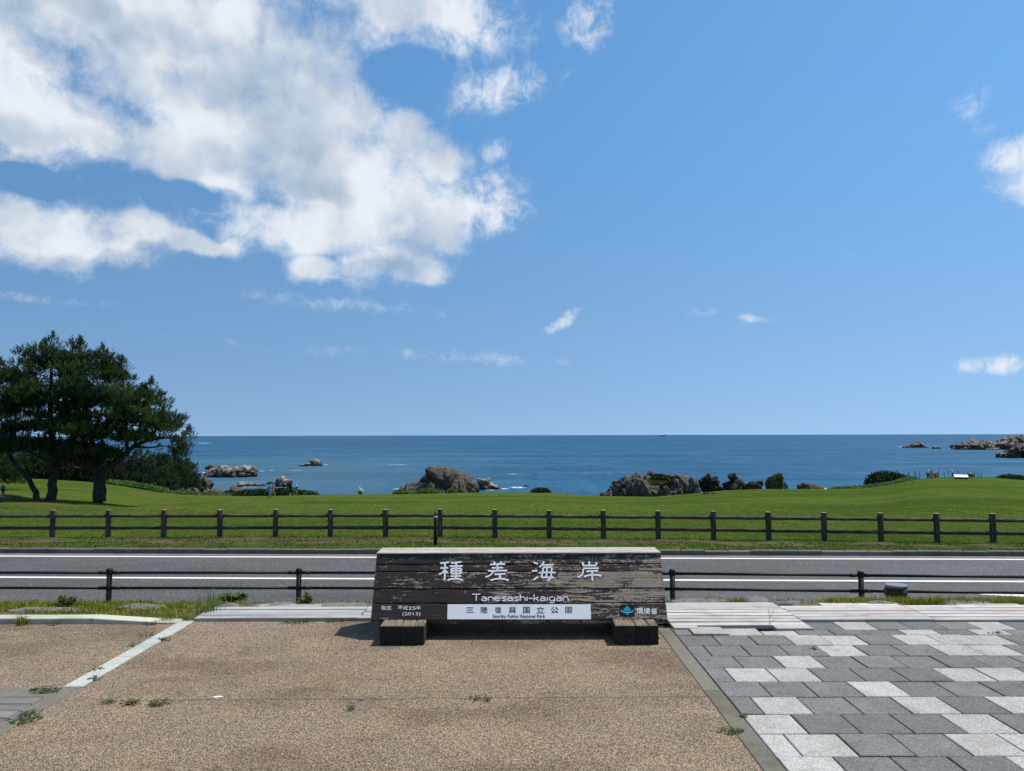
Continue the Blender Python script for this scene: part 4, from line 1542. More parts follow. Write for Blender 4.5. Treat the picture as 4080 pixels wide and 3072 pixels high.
# green utility pedestal beside the railing
bp0 = at2(1937, 1290, 9.6)
bx = empty('utility_pedestal', (bp0.x, 9.6, -0.82))
tag(bx, 'dark green utility pedestal with grey lid and small sticker by the railing', 'utility box')
hw = (at2(1959, 1290, 9.6).x - at2(1915, 1290, 9.6).x) / 2
ztl = at2(1937, 1262, 9.6).z + 0.82
n = 28
poly = []
for k in range(n):
    th = 2 * PI * k / n
    c_, s_ = math.cos(th), math.sin(th)
    poly.append((hw * math.copysign(abs(c_) ** 0.85, c_), 0.105 * math.copysign(abs(s_) ** 1.0, s_)))
rot = math.radians(-8)
poly = [(x * math.cos(rot) - y * math.sin(rot), x * math.sin(rot) + y * math.cos(rot)) for x, y in poly]
b = MB()
V = [(x, y, -0.1) for x, y in poly] + [(x, y, ztl - 0.025) for x, y in poly]
b.add(V, [(i, (i + 1) % n, n + (i + 1) % n, n + i) for i in range(n)])
b.build('body', M['box_green'], bx, False)
b = MB()
sc_ = 1.045
lvl = [(sc_, ztl - 0.034), (sc_, ztl - 0.010), (0.96, ztl)]
for s_, z_ in lvl:
    b.V += [(x * s_, y * s_, z_) for x, y in poly]
for li in range(2):
    for k in range(n):
        k2 = (k + 1) % n
        b.F.append((li * n + k, li * n + k2, (li + 1) * n + k2, (li + 1) * n + k))
b.F.append(tuple(2 * n + k for k in range(n)))
b.F.append(tuple(k for k in range(n))[::-1])
lid = b.build('lid', M['box_lid'], bx)
MB().box((0.052, -0.112, ztl - 0.032), (0.066, -0.098, ztl - 0.018)).build('lock', M['black_metal'], lid)
MB().box((0.030, -0.1135, ztl - 0.088), (0.085, -0.0945, ztl - 0.052)).build('sticker', M['box_sticker'], bx)
MB().box((-hw - 0.005, -0.03, ztl - 0.14), (-hw * 0.96, 0.05, ztl - 0.05), 0.004).build('hinge', M['box_green'], bx)


# ------------------------------------------------------------------ flat edging stones behind the boards
def ico(sub=3):
    bm = bmesh.new()
    bmesh.ops.create_icosphere(bm, subdivisions=sub, radius=1.0)
    V = np.array([v.co[:] for v in bm.verts])
    Fc = np.array([[v.index for v in f.verts] for f in bm.faces])
    bm.free()
    return V, Fc


ICO3 = ico(3)
ICO4 = ico(4)


def boulder(name, c, size, m, seed, flat=0.35, rz=0.0, sub=ICO3, rough=0.18, cells=16):
    V, Fc = sub
    rg = np.random.default_rng(seed)
    # facet the ball with random planes so it reads as broken stone
    N = rg.normal(size=(cells, 3))
    N /= np.linalg.norm(N, axis=1)[:, None]
    dd = rg.uniform(0.62, 0.92, cells)
    r = np.ones(len(V))
    dot = V @ N.T
    with np.errstate(divide='ignore'):
        lim = np.where(dot > 0.05, dd / np.maximum(dot, 0.05), 9)
    r = np.minimum(r, lim.min(1))
    P = V * r[:, None]
    P = P + V * (fbm(P + seed, 2.2, 4, seed) * rough)[:, None]
    P = P * np.array(size)
    c_, s_ = math.cos(rz), math.sin(rz)
    P = np.stack([P[:, 0] * c_ - P[:, 1] * s_, P[:, 0] * s_ + P[:, 1] * c_, P[:, 2]], 1)
    o = mesh(name, P, Fc, m)
    o.location = c
    return o


stones = [  # photo px centre, half width px, depth half, label
    (170, 2424, 175, 0.16, 'flat grey edging stone at the left end, half sunk in yellow grass'),
    (560, 2413, 115, 0.14, 'flat grey edging stone in the grass left of the boardwalk end'),
    (880, 2420, 55, 0.10, 'small flat edging stone behind the left corner of the boardwalk'),
    (1100, 2408, 105, 0.13, 'flat grey edging stone behind the raised middle board of the boardwalk'),
    (1350, 2420, 145, 0.12, 'long flat edging stone behind the boardwalk left of the sign'),
    (2800, 2404, 130, 0.10, 'low edging stone just right of the sign behind the pale boards'),
    (3060, 2412, 62, 0.16, 'dark edging stone at the step between the first two board panels'),
    (3180, 2422, 70, 0.11, 'dark edging stone beside the grass tuft behind the second board panel'),
    (3600, 2431, 110, 0.09, 'flat edging stone below the utility pedestal behind the boards'),
    (3960, 2437, 130, 0.09, 'flat edging stone at the right edge of the photo behind the boards'),
]
for i, (px, py, hw_, dp, lab) in enumerate(stones):
    c = ground(px, py, 0.035)
    yst = max(c.y + dp * 0.3, (7.62 if c.x < 1.4 else (7.80 if c.x < 2.74 else 7.68)) + dp * 0.9) if c.x > -3.1 else c.y + dp * 0.3
    o = boulder('edging_rock', (c.x, yst, 0.0), (hw_ / F * c.y, dp, 0.045), M['stone'], 100 + i, rough=0.12)
    tag(o, lab, 'stone', 'edging stones along the plaza')


# ------------------------------------------------------------------ grass and weeds
def blades(name, P, hgt, wid, m, lean=0.5, tints=None, seg=2, seed=0, lab=None, parent=None):
    """P (n,3) roots; each blade a bent strip of one quad and a tip"""
    rg = np.random.default_rng(seed)
    n_ = len(P)
    hgt = np.broadcast_to(hgt, n_) * rg.uniform(0.55, 1.25, n_)
    wid = np.broadcast_to(wid, n_) * rg.uniform(0.7, 1.3, n_)
    a = rg.uniform(0, 2 * PI, n_)
    t_ = rg.uniform(0.05, 1.0, n_) ** 1.3 * lean
    side = np.stack([np.cos(a), np.sin(a), 0 * a], 1) * wid[:, None] * 0.5
    b = rg.uniform(0, 2 * PI, n_)
    out = np.stack([np.cos(b), np.sin(b), 0 * b], 1)
    up = np.array([0, 0, 1.0])
    m1 = P + up * (hgt * 0.55)[:, None] + out * (hgt * t_ * 0.35)[:, None]
    tip = P + up * (hgt * (1 - t_ * 0.35))[:, None] + out * (hgt * t_ * 1.1)[:, None]
    V = np.stack([P - side, P + side, m1 + side * 0.8, m1 - side * 0.8, tip], 1).reshape(-1, 3)
    k = np.arange(n_) * 5
    T = np.concatenate([np.stack([k, k + 1, k + 2], 1), np.stack([k, k + 2, k + 3], 1), np.stack([k + 3, k + 2, k + 4], 1)])
    ti = rg.uniform(0, 1, n_) if tints is None else np.clip(tints + rg.normal(0, 0.12, n_), 0, 1)
    return mesh(name, V, T, m, parent, attrs={'tint': np.repeat(ti, 5)})


def verge_roots(n_, x0, x1, y0, y1, seed, thr=0.45, sc=2.2):
    rg = np.random.default_rng(seed)
    X = rg.uniform(x0, x1, n_ * 3)
    Y = rg.uniform(y0, y1, n_ * 3)
    q = vnoise(np.stack([X, Y * 1.6, X * 0], 1), sc, seed)
    keep = q > thr
    X, Y = X[keep][:n_], Y[keep][:n_]
    Z = np.interp(Y, [7.1, 7.9, 8.15, 8.8], [-0.005, -0.015, -0.10, -0.42])
    return np.stack([X, Y, Z], 1)


g1 = verge_roots(11000, -7.6, -3.06, 7.20, 8.02, 21, 0.22)
g2 = verge_roots(5200, -7.6, 1.5, 7.62, 8.08, 22, 0.25)
g2 = g2[(g2[:, 0] < -3.06) | (g2[:, 1] > 7.70)]
g3 = verge_roots(7500, 3.15, 7.6, 7.74, 8.12, 23, 0.18)
g4 = verge_roots(700, 1.4, 3.15, 7.84, 8.1, 24, 0.5, 3.0)
gr = blades('grass', np.concatenate([g1, g2, g3, g4]), np.concatenate([np.full(len(g1), 0.07), np.full(len(g2), 0.06), np.full(len(g3), 0.085), np.full(len(g4), 0.085)]), 0.007, M['grass_near'], 0.9, seed=3)
tag(gr, 'yellow green grass along the plaza edge', 'grass', kind='stuff')
# verge between kerb and log fence: tufts
rg = np.random.default_rng(5)
N_ = 30000
X = rg.uniform(-17, 17, N_)
u = rg.uniform(0, 1, N_)
yk = KY + 0.16 + TURN * X
yf = fence_depth(X / 22.0 * 1572 + 1106) + 0.5
Y = yk + (yf - yk) * u
q = vnoise(np.stack([X, Y * 1.3, X * 0], 1), 1.1, 31) * 0.6 + vnoise(np.stack([X, Y * 1.3, X * 0], 1), 4.0, 32) * 0.4
keep = (q + 0.20 * np.abs(u - 0.62) > 0.47)
X, Y = X[keep], Y[keep]
Z = terrain(X, Y)[0]
vg = blades('verge_grass', np.stack([X, Y, Z - 0.004], 1), 0.055, 0.018, M['grass_verge'], 1.0, seed=9)
tag(vg, 'thin patchy grass between the kerb and the log fence', 'grass', kind='stuff')


Zl, Dl, _ = terrain(*LAWN_P)
lb = blades('lawn_grass', np.stack([LAWN_P[0], LAWN_P[1], Zl - 0.01], 1), 0.022 + 0.0004 * LAWN_P[1], 0.014 + 0.0005 * LAWN_P[1], M['grass_lawn'], 1.2, seed=78, tints=np.clip(vnoise(np.stack([LAWN_P[0], LAWN_P[1] * 0.4, Zl * 0], 1), 0.5, 8) * 0.8 + Dl * 0.5, 0, 1))
tag(lb, 'blades of the mown lawn', 'grass', kind='stuff')


def weed(name, c, r, h, n_, lab, m='weed', leaf=(0.05, 0.014), seed=0, flat=1.0, cat='weed', group='weeds in the paving'):
    rg = np.random.default_rng(seed)
    V, Fc, ti = [], [], []
    for k in range(n_):
        a = rg.uniform(0, 2 * PI)
        rr = r * math.sqrt(rg.uniform(0, 1))
        base = Vector((rr * math.cos(a) * 0.9, rr * math.sin(a) * 0.55, rg.uniform(0, 1) ** 1.6 * h * (1 - 0.6 * rr / r)))
        d = rg.uniform(0, 2 * PI)
        el = rg.uniform(0.1, 0.8) * flat
        L = leaf[0] * rg.uniform(0.6, 1.3)
        W = leaf[1] * rg.uniform(0.7, 1.3)
        ax = Vector((math.cos(d) * math.cos(el), math.sin(d) * math.cos(el), math.sin(el)))
        sd = Vector((-math.sin(d), math.cos(d), 0))
        b0 = len(V)
        bend = Vector((0, 0, -L * 0.18))
        V += [base, base + ax * L * 0.45 + sd * W, base + ax * L * 0.45 - sd * W, base + ax * L + bend]
        Fc += [(b0, b0 + 1, b0 + 2), (b0 + 1, b0 + 3, b0 + 2)]
        ti += [rg.uniform(0, 1)] * 4
    o = mesh(name, V, Fc, M[m], attrs={'tint': ti})
    o.location = c
    return tag(o, lab, cat, group)


def W(px, py, z=0.0):
    return ground(px, py, z)


weeds = [
    (194, 2750, 0.17, 0.05, 170, 'dark green weed mat where the white edging meets the corner deck'),
    (95, 2868, 0.16, 0.04, 120, 'weed tuft on the grey edging in the lower left corner'),
    (118, 2845, 0.10, 0.05, 60, 'lighter weed sprig on the grey edging near the lower left corner'),
    (522, 2797, 0.10, 0.045, 90, 'green weed rosette in the joint of the brown paving, middle of three'),
    (640, 2798, 0.12, 0.045, 100, 'green weed rosette in the paving joint, rightmost of three'),
    (432, 2792, 0.07, 0.03, 45, 'small faded weed in the paving joint, leftmost of three'),
    (1400, 2822, 0.05, 0.025, 30, 'tiny weed alone on the brown paving left of centre'),
    (1920, 2783, 0.10, 0.03, 50, 'low weed on the brown paving straight below the sign'),
    (2915, 2908, 0.11, 0.05, 80, 'weed on the grey edging beside the light pavers'),
    (2962, 2850, 0.04, 0.03, 24, 'tiny weed where the grey edging meets a light paver'),
    (1190, 2471, 0.26, 0.05, 300, 'broad dark weed mat at the front edge of the boardwalk'),
    (1340, 2472, 0.16, 0.03, 80, 'thin trailing weed along the boardwalk front'),
    (590, 2528, 0.12, 0.05, 60, 'yellow green weed beside the upper half of the white edging'),
    (660, 2545, 0.10, 0.04, 60, 'weed on the right side of the white edging near its top'),
    (665, 2473, 0.10, 0.09, 90, 'leafy green weed at the end of the low kerb'),
    (606, 2482, 0.12, 0.04, 90, 'dark dry weed in front of the low kerb end'),
    (530, 2568, 0.09, 0.04, 40, 'weed on the left side of the white edging at mid height'),
    (380, 2665, 0.08, 0.03, 40, 'faded weed on the left of the white edging near the deck corner'),
    (380, 2702, 0.07, 0.03, 40, 'weed on the right side of the white edging near the deck corner'),
    (215, 2485, 0.09, 0.07, 40, 'broad leafed weed in front of the low kerb at the left'),
    (3240, 2583, 0.05, 0.02, 20, 'dry weed crumbs on the dark pavers near the boards'),
    (3970, 2520, 0.10, 0.02, 40, 'low green weed on the pavers by the right edge'),
]
for i, (px, py, r, h, n_, lab) in enumerate(weeds):
    weed('weed', W(px, py, 0.010), r * 0.72, h * 0.5, int(n_ * 0.6), lab, 'weed', (0.032, 0.007), 200 + i, 0.55)
# taller plants at the boardwalk
weed('leafy_plant', ground(910, 2404, 0.0) + Vector((0, 0.1, 0)), 0.15, 0.07, 130, 'broad leafy green plant growing behind the left end of the boardwalk', 'weed', (0.10, 0.028), 301, 1.2, 'plant', None)
weed('leafy_plant', ground(1216, 2412, 0.0) + Vector((0, 0.06, 0)), 0.045, 0.13, 60, 'upright green plant at the raised board of the boardwalk', 'weed', (0.09, 0.018), 302, 1.6, 'plant', None)
weed('leafy_plant', ground(250, 2420, 0.0) + Vector((0, 0.05, 0)), 0.08, 0.07, 40, 'dark broad leaf plant among the yellow grass at the left', 'weed', (0.12, 0.026), 303, 1.5, 'plant', None)
rg = np.random.default_rng(44)
tall = ground(815, 2455, 0.0)
tg = blades('tall_grass', np.stack([tall.x + rg.normal(0, 0.07, 70), tall.y + 0.12 + rg.normal(0, 0.07, 70), np.zeros(70)], 1), 0.26, 0.006, M['weed_pale'], 0.5, seed=45)
tag(tg, 'tall pale grass clump at the left end of the boardwalk', 'grass')
hb = blades('grass_tuft', np.stack([ground(115, 2480).x + rg.normal(0, 0.025, 40), np.full(40, 7.0) + rg.normal(0, 0.010, 40), np.zeros(40)], 1), 0.11, 0.008, M['grass_near'], 1.6, seed=46)
tag(hb, 'sprawling grass tuft hanging over the low kerb at the far left', 'grass')
tw0 = ground(3063, 2505, 0.02)
b = MB()
for (a, c_) in (((0, 0, 0), (0.012, 0, 0.10)), ((0.012, 0, 0.10), (-0.005, 0, 0.20)), ((0.012, 0, 0.10), (0.055, 0, 0.17)), ((0.003, 0, 0.04), (0.05, -0.02, 0.09)), ((0, 0, 0), (-0.06, -0.01, 0.01))):
    b.tube([a, c_], [0.0022, 0.0014], 5)
o = b.build('dry_stem', M['dry_stem'])
o.location = tw0
tag(o, 'dead branching weed stem standing between the first boards and pavers', 'weed')
# litter
o = MB().prism([(-0.035, -0.008), (0.0, -0.016), (0.03, -0.004), (0.036, 0.012), (0.0, 0.014)], 0.001, 0.006).build('paper_scrap', M['paper'])
o.location = ground(865, 2779, 0.0)
tag(o, 'small white paper scrap lying on the brown paving', 'litter')
for px, py, lab in ((160, 2856, 'small dark pebble beside the grey edging at the lower left'), (1442, 2786, 'small dark pebble on the brown paving above the lone tiny weed')):
    o = boulder('pebble', ground(px, py, 0.005), (0.022, 0.014, 0.010), M['stone'], px, sub=ICO3)
    tag(o, lab, 'pebble', 'pebbles on the paving')


# ------------------------------------------------------------------ rocks
def zc(sc, ox, oy):
    """close-up pixels -> preview pixels"""
    return lambda p: ((ox + p[0] / sc) / S2, (oy + p[1] / sc) / S2)


def loft_rock(name, outline, Y, zb, m, seed, label, cell=(2.0, 2.0, 2.0), amp=0.5, depth=0.5, cols=90, nt=34, crack=0.12, skew=0.0, cat='rock', group=None, tilt=0.0):
    """outline: skyline of the rock in preview pixels, standing at distance Y; a rounded body with broken blocks"""
    P0 = at2(*outline[0], Y)
    xs_, zs_ = [], []
    for q in outline:
        p = at2(*q, Y)
        xs_.append(p.x)
        zs_.append(p.z)
    xs_, zs_ = np.array(xs_), np.array(zs_)
    for k in range(1, len(xs_)):
        if xs_[k] <= xs_[k - 1]:
            xs_[k] = xs_[k - 1] + 1e-3
    w = xs_[-1] - xs_[0]
    px_ = np.concatenate([[xs_[0] - 0.02 * w], xs_, [xs_[-1] + 0.02 * w]])
    pz_ = np.concatenate([[zb], zs_, [zb]])
    xg = np.concatenate([np.linspace(px_[0], px_[-1], cols)])
    zg = np.interp(xg, px_, pz_)
    hmax = zg.max() - zb
    u = (xg - px_[0]) / (px_[-1] - px_[0])
    D = depth * w * (0.25 + 0.75 * np.sqrt(np.clip(4 * u * (1 - u), 0, 1))) * (0.45 + 0.55 * (zg - zb) / hmax)
    rg = np.random.default_rng(seed)
    cy = skew * (u - 0.5) * w + fbm(np.stack([xg, xg * 0, xg * 0], 1), 3.0 / w, 3, seed) * 0.08 * w
    th = np.linspace(0, PI, nt)
    V = np.zeros((cols, nt, 3))
    V[:, :, 0] = xg[:, None]
    ct, st = np.cos(th), np.sin(th)
    V[:, :, 1] = (cy[:, None] - D[:, None] * np.sign(ct)[None] * np.abs(ct)[None] ** 0.85)
    V[:, :, 2] = zb + (zg - zb)[:, None] * st[None] ** 0.62
    P = V.reshape(-1, 3)
    i = np.arange((cols - 1) * (nt - 1))
    c, r = i // (nt - 1), i % (nt - 1)
    a = c * nt + r
    Fc = np.stack([a, a + nt, a + nt + 1, a + 1], 1)
    # normals of the smooth body
    G1 = np.gradient(V, axis=0)
    G2 = np.gradient(V, axis=1)
    N = np.cross(G1, G2).reshape(-1, 3)
    N /= np.maximum(np.linalg.norm(N, axis=1), 1e-9)[:, None]
    if N.reshape(cols, nt, 3)[cols // 2, nt // 2, 2] < 0:
        N = -N
    # broken blocks: big faces stepped against each other, smaller ones on them
    from mathutils.kdtree import KDTree
    lo, hi = P.min(0) - 1, P.max(0) + 1
    disp = np.zeros(len(P))
    for lev, (fac, gain) in enumerate(((2.5, 1.9), (1.0, 0.6), (0.5, 0.32))):
        cl = np.array(cell) * fac
        ncell = int(np.clip(np.prod((hi - lo) / cl), 14, 2500))
        C = rg.uniform(lo, hi, (ncell, 3))
        sh_ = lambda A: np.stack([(A[:, 0] + tilt * A[:, 2]) / cl[0], A[:, 1] / cl[1], A[:, 2] / cl[2]], 1)
        Q, Cq = sh_(P), sh_(C)
        Q = Q + np.stack([fbm(P, 0.7 / cl.min(), 2, seed + 5 + k + 9 * lev) for k in range(3)], 1) * 0.12
        kd = KDTree(ncell)
        for k_, q_ in enumerate(Cq):
            kd.insert(q_, k_)
        kd.balance()
        id1 = np.zeros(len(Q), int)
        gp = np.zeros(len(Q))
        for k_, q_ in enumerate(Q):
            (_, i1, d1), (_, i2, d2_) = kd.find_n(q_, 2)
            id1[k_] = i1
            gp[k_] = d2_ - d1
        off = rg.uniform(-0.7, 0.7, ncell)[id1]
        tv = rg.normal(0, 0.75, (ncell, 3))
        tl = ((Q - Cq[id1]) * tv[id1]).sum(1)
        disp += amp * gain * (off + np.clip(tl, -1.6, 1.6) * 1.15 - (0.85 if lev == 0 else 0.4) * np.exp(-(gp / crack) ** 2))
    disp += amp * 0.28 * fbm(P, 2.2 / np.min(cell), 4, seed + 2, 0.6)
    fade = np.clip((P[:, 2] - zb) / (0.15 * hmax), 0.15, 1)
    up = np.clip(N[:, 2], 0, 1)
    P = P + N * (disp * fade * (1 - 0.55 * up))[:, None]
    o0 = Vector((float((px_[0] + px_[-1]) / 2), Y, zb))
    P[:, 1] += Y
    o = mesh(name, P - np.array(o0), Fc, m)
    o.location = o0
    return tag(o, label, cat, group)


def sea_y(px2, py2):
    return ground(px2 * S2, py2 * S2, SEA).y


def outl(f, pts):
    return [f(p) for p in pts]


GR = 'rocks and islets off the shore'
f7 = zc(5.027, 1560, 1840)
loft_rock('sea_rock', outl(f7, [(80, 600), (85, 560), (150, 470), (230, 480), (290, 430), (420, 425), (500, 385), (560, 300), (690, 200), (710, 140), (770, 120), (920, 118), (1140, 155), (1340, 180), (1500, 210), (1600, 265), (1680, 380), (1705, 520), (1712, 620)]), 150, SEA - 1,
          M['rock_brown'], 1, 'big rounded brown sea rock rising behind the middle of the lawn', (1.6, 1.6, 2.6), 0.62, 0.36, 200, 80, 0.15, 0, group=GR)
loft_rock('sea_rock', outl(f7, [(1640, 520), (1690, 420), (1750, 350), (1870, 328), (1955, 330), (2000, 385), (2030, 430), (2095, 465), (2115, 515)]), sea_y(1050, 1057), SEA - 1,
          M['rock_pale'], 2, 'low pale sea rock just right of the big brown rock', (3, 3, 2), 0.7, 0.4, 70, 30, 0.15, group=GR)
f4 = zc(5.53, 2400, 1860)
loft_rock('columnar_outcrop', outl(f4, [(-10, 640), (0, 580), (80, 535), (170, 460), (250, 340), (320, 285), (380, 235), (430, 205), (520, 188), (600, 200), (650, 190), (710, 152), (735, 215), (800, 213), (900, 210), (930, 260), (985, 300), (1100, 380), (1180, 350), (1260, 400), (1390, 330), (1450, 320), (1480, 430), (1560, 330), (1600, 250), (1720, 235), (1850, 300), (1900, 330), (2000, 300), (2060, 330), (2130, 380), (2190, 480), (2200, 560)]), 118, -9.5,
          M['rock_grey'], 3, 'wide grey outcrop of upright rock columns behind the right half of the lawn', (0.8, 1.2, 3.4), 0.60, 0.22, 280, 70, 0.15, tilt=0.18)
loft_rock('outcrop_crag', outl(f4, [(880, 260), (900, 180), (960, 122), (1020, 120), (1080, 88), (1130, 100), (1180, 175), (1230, 260)]), 124, -8.5,
          M['rock_grey'], 4, 'pale crag standing highest on the columnar outcrop', (1.0, 1.0, 1.2), 0.4, 0.4, 60, 30, 0.15)
loft_rock('outcrop_crag', outl(f4, [(1270, 300), (1320, 158), (1420, 165), (1510, 165), (1600, 200), (1610, 155), (1680, 168), (1720, 218), (1790, 215), (1850, 225), (1890, 300), (1920, 330)]), 125, -8.5,
          M['rock_grey'], 5, 'low pale ledge at the back right of the columnar outcrop', (1.4, 1.4, 0.9), 0.4, 0.3, 80, 30, 0.15)
f5 = zc(5.53, 2760, 1860)
loft_rock('shore_rock', outl(f5, [(165, 540), (178, 300), (225, 218), (280, 212), (286, 150), (350, 120), (400, 150), (450, 205), (492, 265), (580, 270), (620, 400), (655, 540)]), 120, -9.0,
          M['rock_dark'], 6, 'dark blocky shore rock with a leaning top block', (1.3, 1.3, 1.2), 0.55, 0.36, 110, 50, 0.14, group='dark shore rocks')
loft_rock('shore_rock', outl(f5, [(590, 540), (600, 292), (700, 268), (768, 275), (776, 210), (830, 176), (900, 165), (960, 190), (1000, 232), (1022, 310), (1060, 305), (1160, 352), (1170, 520)]), 121, -9.0,
          M['rock_dark'], 7, 'dark shore rock with a rounded hood in the row of dark rocks', (1.0, 1.1, 1.4), 0.5, 0.33, 120, 50, 0.14, group='dark shore rocks')
loft_rock('shore_rock', outl(f5, [(1125, 540), (1150, 372), (1200, 345), (1240, 300), (1320, 280), (1500, 285), (1560, 300), (1605, 372), (1600, 540)]), 120, -9.0,
          M['rock_rust'], 8, 'flat topped reddish brown shore rock left of the ivy covered rock', (2.2, 2.0, 2.4), 0.4, 0.33, 80, 34, 0.10, group='dark shore rocks')
loft_rock('ivy_rock', outl(f5, [(1605, 540), (1628, 245), (1750, 222), (1820, 165), (1870, 138), (1920, 150), (1970, 190), (2020, 290), (2060, 365), (2105, 445), (2115, 540)]), 121, -9.0,
          M['rock_grey'], 9, 'pointed grey rock half covered by green ivy', (1.8, 1.6, 3.0), 0.4, 0.34, 80, 34, 0.12)
f51 = zc(2.257, 3100, 1700)
loft_rock('shore_rock', outl(f51, [(178, 575), (190, 530), (230, 500), (290, 512), (340, 515), (378, 548), (386, 575)]), 128, -10.0,
          M['rock_brown'], 10, 'small brown rock alone behind the lawn right of the ivy rock', (1.2, 1.2, 0.9), 0.3, 0.4, 60, 26, 0.14)
f8 = zc(2.765, 400, 1820)
loft_rock('cliff', outl(f8, [(640, 330), (700, 270), (780, 238), (870, 245), (960, 268), (1040, 310), (1080, 385), (1085, 420)]), 134, SEA - 1,
          M['rock_grey'], 11, 'grey rock cliff below the dark conifers at the left', (1.2, 1.6, 2.6), 0.6, 0.4, 90, 40, 0.13)
loft_rock('sea_stack', outl(f8, [(1062, 420), (1085, 262), (1140, 224), (1200, 240), (1252, 292), (1250, 340), (1325, 372), (1360, 420)]), 142, SEA - 1,
          M['rock_brown'], 12, 'stubby brown rock stack at the foot of the left cliff', (1.2, 1.3, 1.5), 0.55, 0.45, 70, 40, 0.13)
loft_rock('shore_rock', outl(f8, [(1200, 430), (1300, 372), (1345, 350), (1420, 332), (1480, 330), (1520, 366), (1600, 358), (1625, 400), (1640, 430)]), 138, SEA - 1,
          M['rock_brown'], 13, 'low brown shore rock sloping to the water left of the umbrella', (2, 1.6, 1.2), 0.5, 0.3, 80, 34, 0.13)
yi = sea_y(500, 1029.5)
loft_rock('islet', outl(f8, [(1195, 205), (1215, 180), (1250, 148), (1310, 112), (1370, 90), (1425, 106), (1470, 128), (1520, 100), (1610, 95), (1680, 110), (1702, 155), (1718, 190), (1722, 205)]), yi, SEA - 1,
          M['rock_islet'], 14, 'wide grey islet with a double hump in the bay at the left', (2.6, 2.6, 2.0), 0.9, 0.34, 170, 54, 0.15, group=GR)
loft_rock('islet', outl(f8, [(1136, 128), (1152, 100), (1215, 82), (1300, 98), (1330, 125)]), yi * 1.22, SEA - 1,
          M['rock_brown'], 15, 'low dark islet peeping out behind the wide grey islet', (3, 3, 2), 0.7, 0.4, 70, 30, 0.14, group=GR)
loft_rock('islet', outl(f8, [(1156, 180), (1180, 155), (1230, 152), (1260, 175)]), yi * 1.04, SEA - 1,
          M['rock_brown'], 16, 'small dark reef at the left end of the wide grey islet', (2, 2, 1.2), 0.4, 0.4, 50, 24, 0.14, group=GR)
loft_rock('islet', outl(f8, [(1486, 318), (1530, 274), (1600, 270), (1650, 286), (1720, 278), (1780, 295), (1818, 312)]), sea_y(535, 1050), SEA - 1,
          M['rock_islet'], 17, 'long low islet between the shore and the wide grey islet', (2.2, 2.2, 1.5), 0.5, 0.35, 80, 30, 0.14, group=GR)
loft_rock('sea_rock', outl(f8, [(1908, 325), (1928, 262), (1960, 220), (2000, 208), (2040, 240), (2112, 250), (2114, 298), (2118, 325)]), sea_y(608, 1051), SEA - 1,
          M['rock_islet'], 18, 'grey sea rock showing right beside the black umbrella', (1.8, 1.8, 2.0), 0.45, 0.4, 80, 34, 0.13, group=GR)
f3 = zc(1.676, 720, 1700)
loft_rock('islet', outl(f3, [(773, 262), (790, 252), (845, 248), (860, 226), (900, 212), (935, 230), (950, 250), (957, 262)]), sea_y(670, 1006.5), SEA - 1,
          M['rock_islet'], 19, 'small islet with a steep hump and flat tail far out left of centre', (2.5, 2.5, 2.0), 0.6, 0.3, 80, 30, 0.14, group=GR)
f41 = zc(1.813, 2040, 1700)
loft_rock('reef', outl(f41, [(76, 432), (98, 421), (120, 431)]), sea_y(1096, 1051.5), SEA - 0.6,
          M['rock_dark'], 20, 'tiny black reef in white water right of the big sea rock', (0.6, 0.6, 0.4), 0.12, 0.35, 40, 18, 0.14, group=GR)
loft_rock('islet', outl(f51, [(1128, 182), (1150, 166), (1200, 155), (1258, 137), (1310, 160), (1338, 182)]), sea_y(1980, 967), SEA - 1,
          M['rock_far'], 21, 'dark peaked islet far out, left of the two small right islets', (7, 7, 6), 1.8, 0.35, 80, 30, 0.14, group=GR)
loft_rock('islet', outl(f51, [(1368, 192), (1390, 175), (1440, 175), (1468, 193)]), sea_y(2022, 969.5), SEA - 1,
          M['rock_far'], 22, 'smallest islet far out at the right beside the peaked one', (6, 6, 4), 1.2, 0.35, 60, 26, 0.14, group=GR)
loft_rock('rocky_headland', outl(f51, [(1590, 200), (1640, 152), (1700, 130), (1760, 126), (1840, 114), (1900, 140), (1930, 148), (1990, 130), (2060, 105), (2130, 84), (2170, 102), (2212, 105), (2300, 90), (2450, 110), (2470, 200)]), sea_y(2140, 971), SEA - 1,
          M['rock_far'], 23, 'long rugged headland of pale and dark rock on the right horizon', (6.5, 6.5, 5.5), 3.0, 0.22, 260, 60, 0.18, group=GR)
loft_rock('rocky_headland', outl(f51, [(1950, 285), (1962, 238), (2000, 218), (2030, 200), (2100, 172), (2200, 152), (2350, 140), (2450, 150), (2470, 285)]), sea_y(2185, 988.5), SEA - 1,
          M['rock_far'], 24, 'nearer spiky rock point at the right edge below the headland', (3.6, 3.6, 4), 2.2, 0.3, 170, 60, 0.18, group=GR)

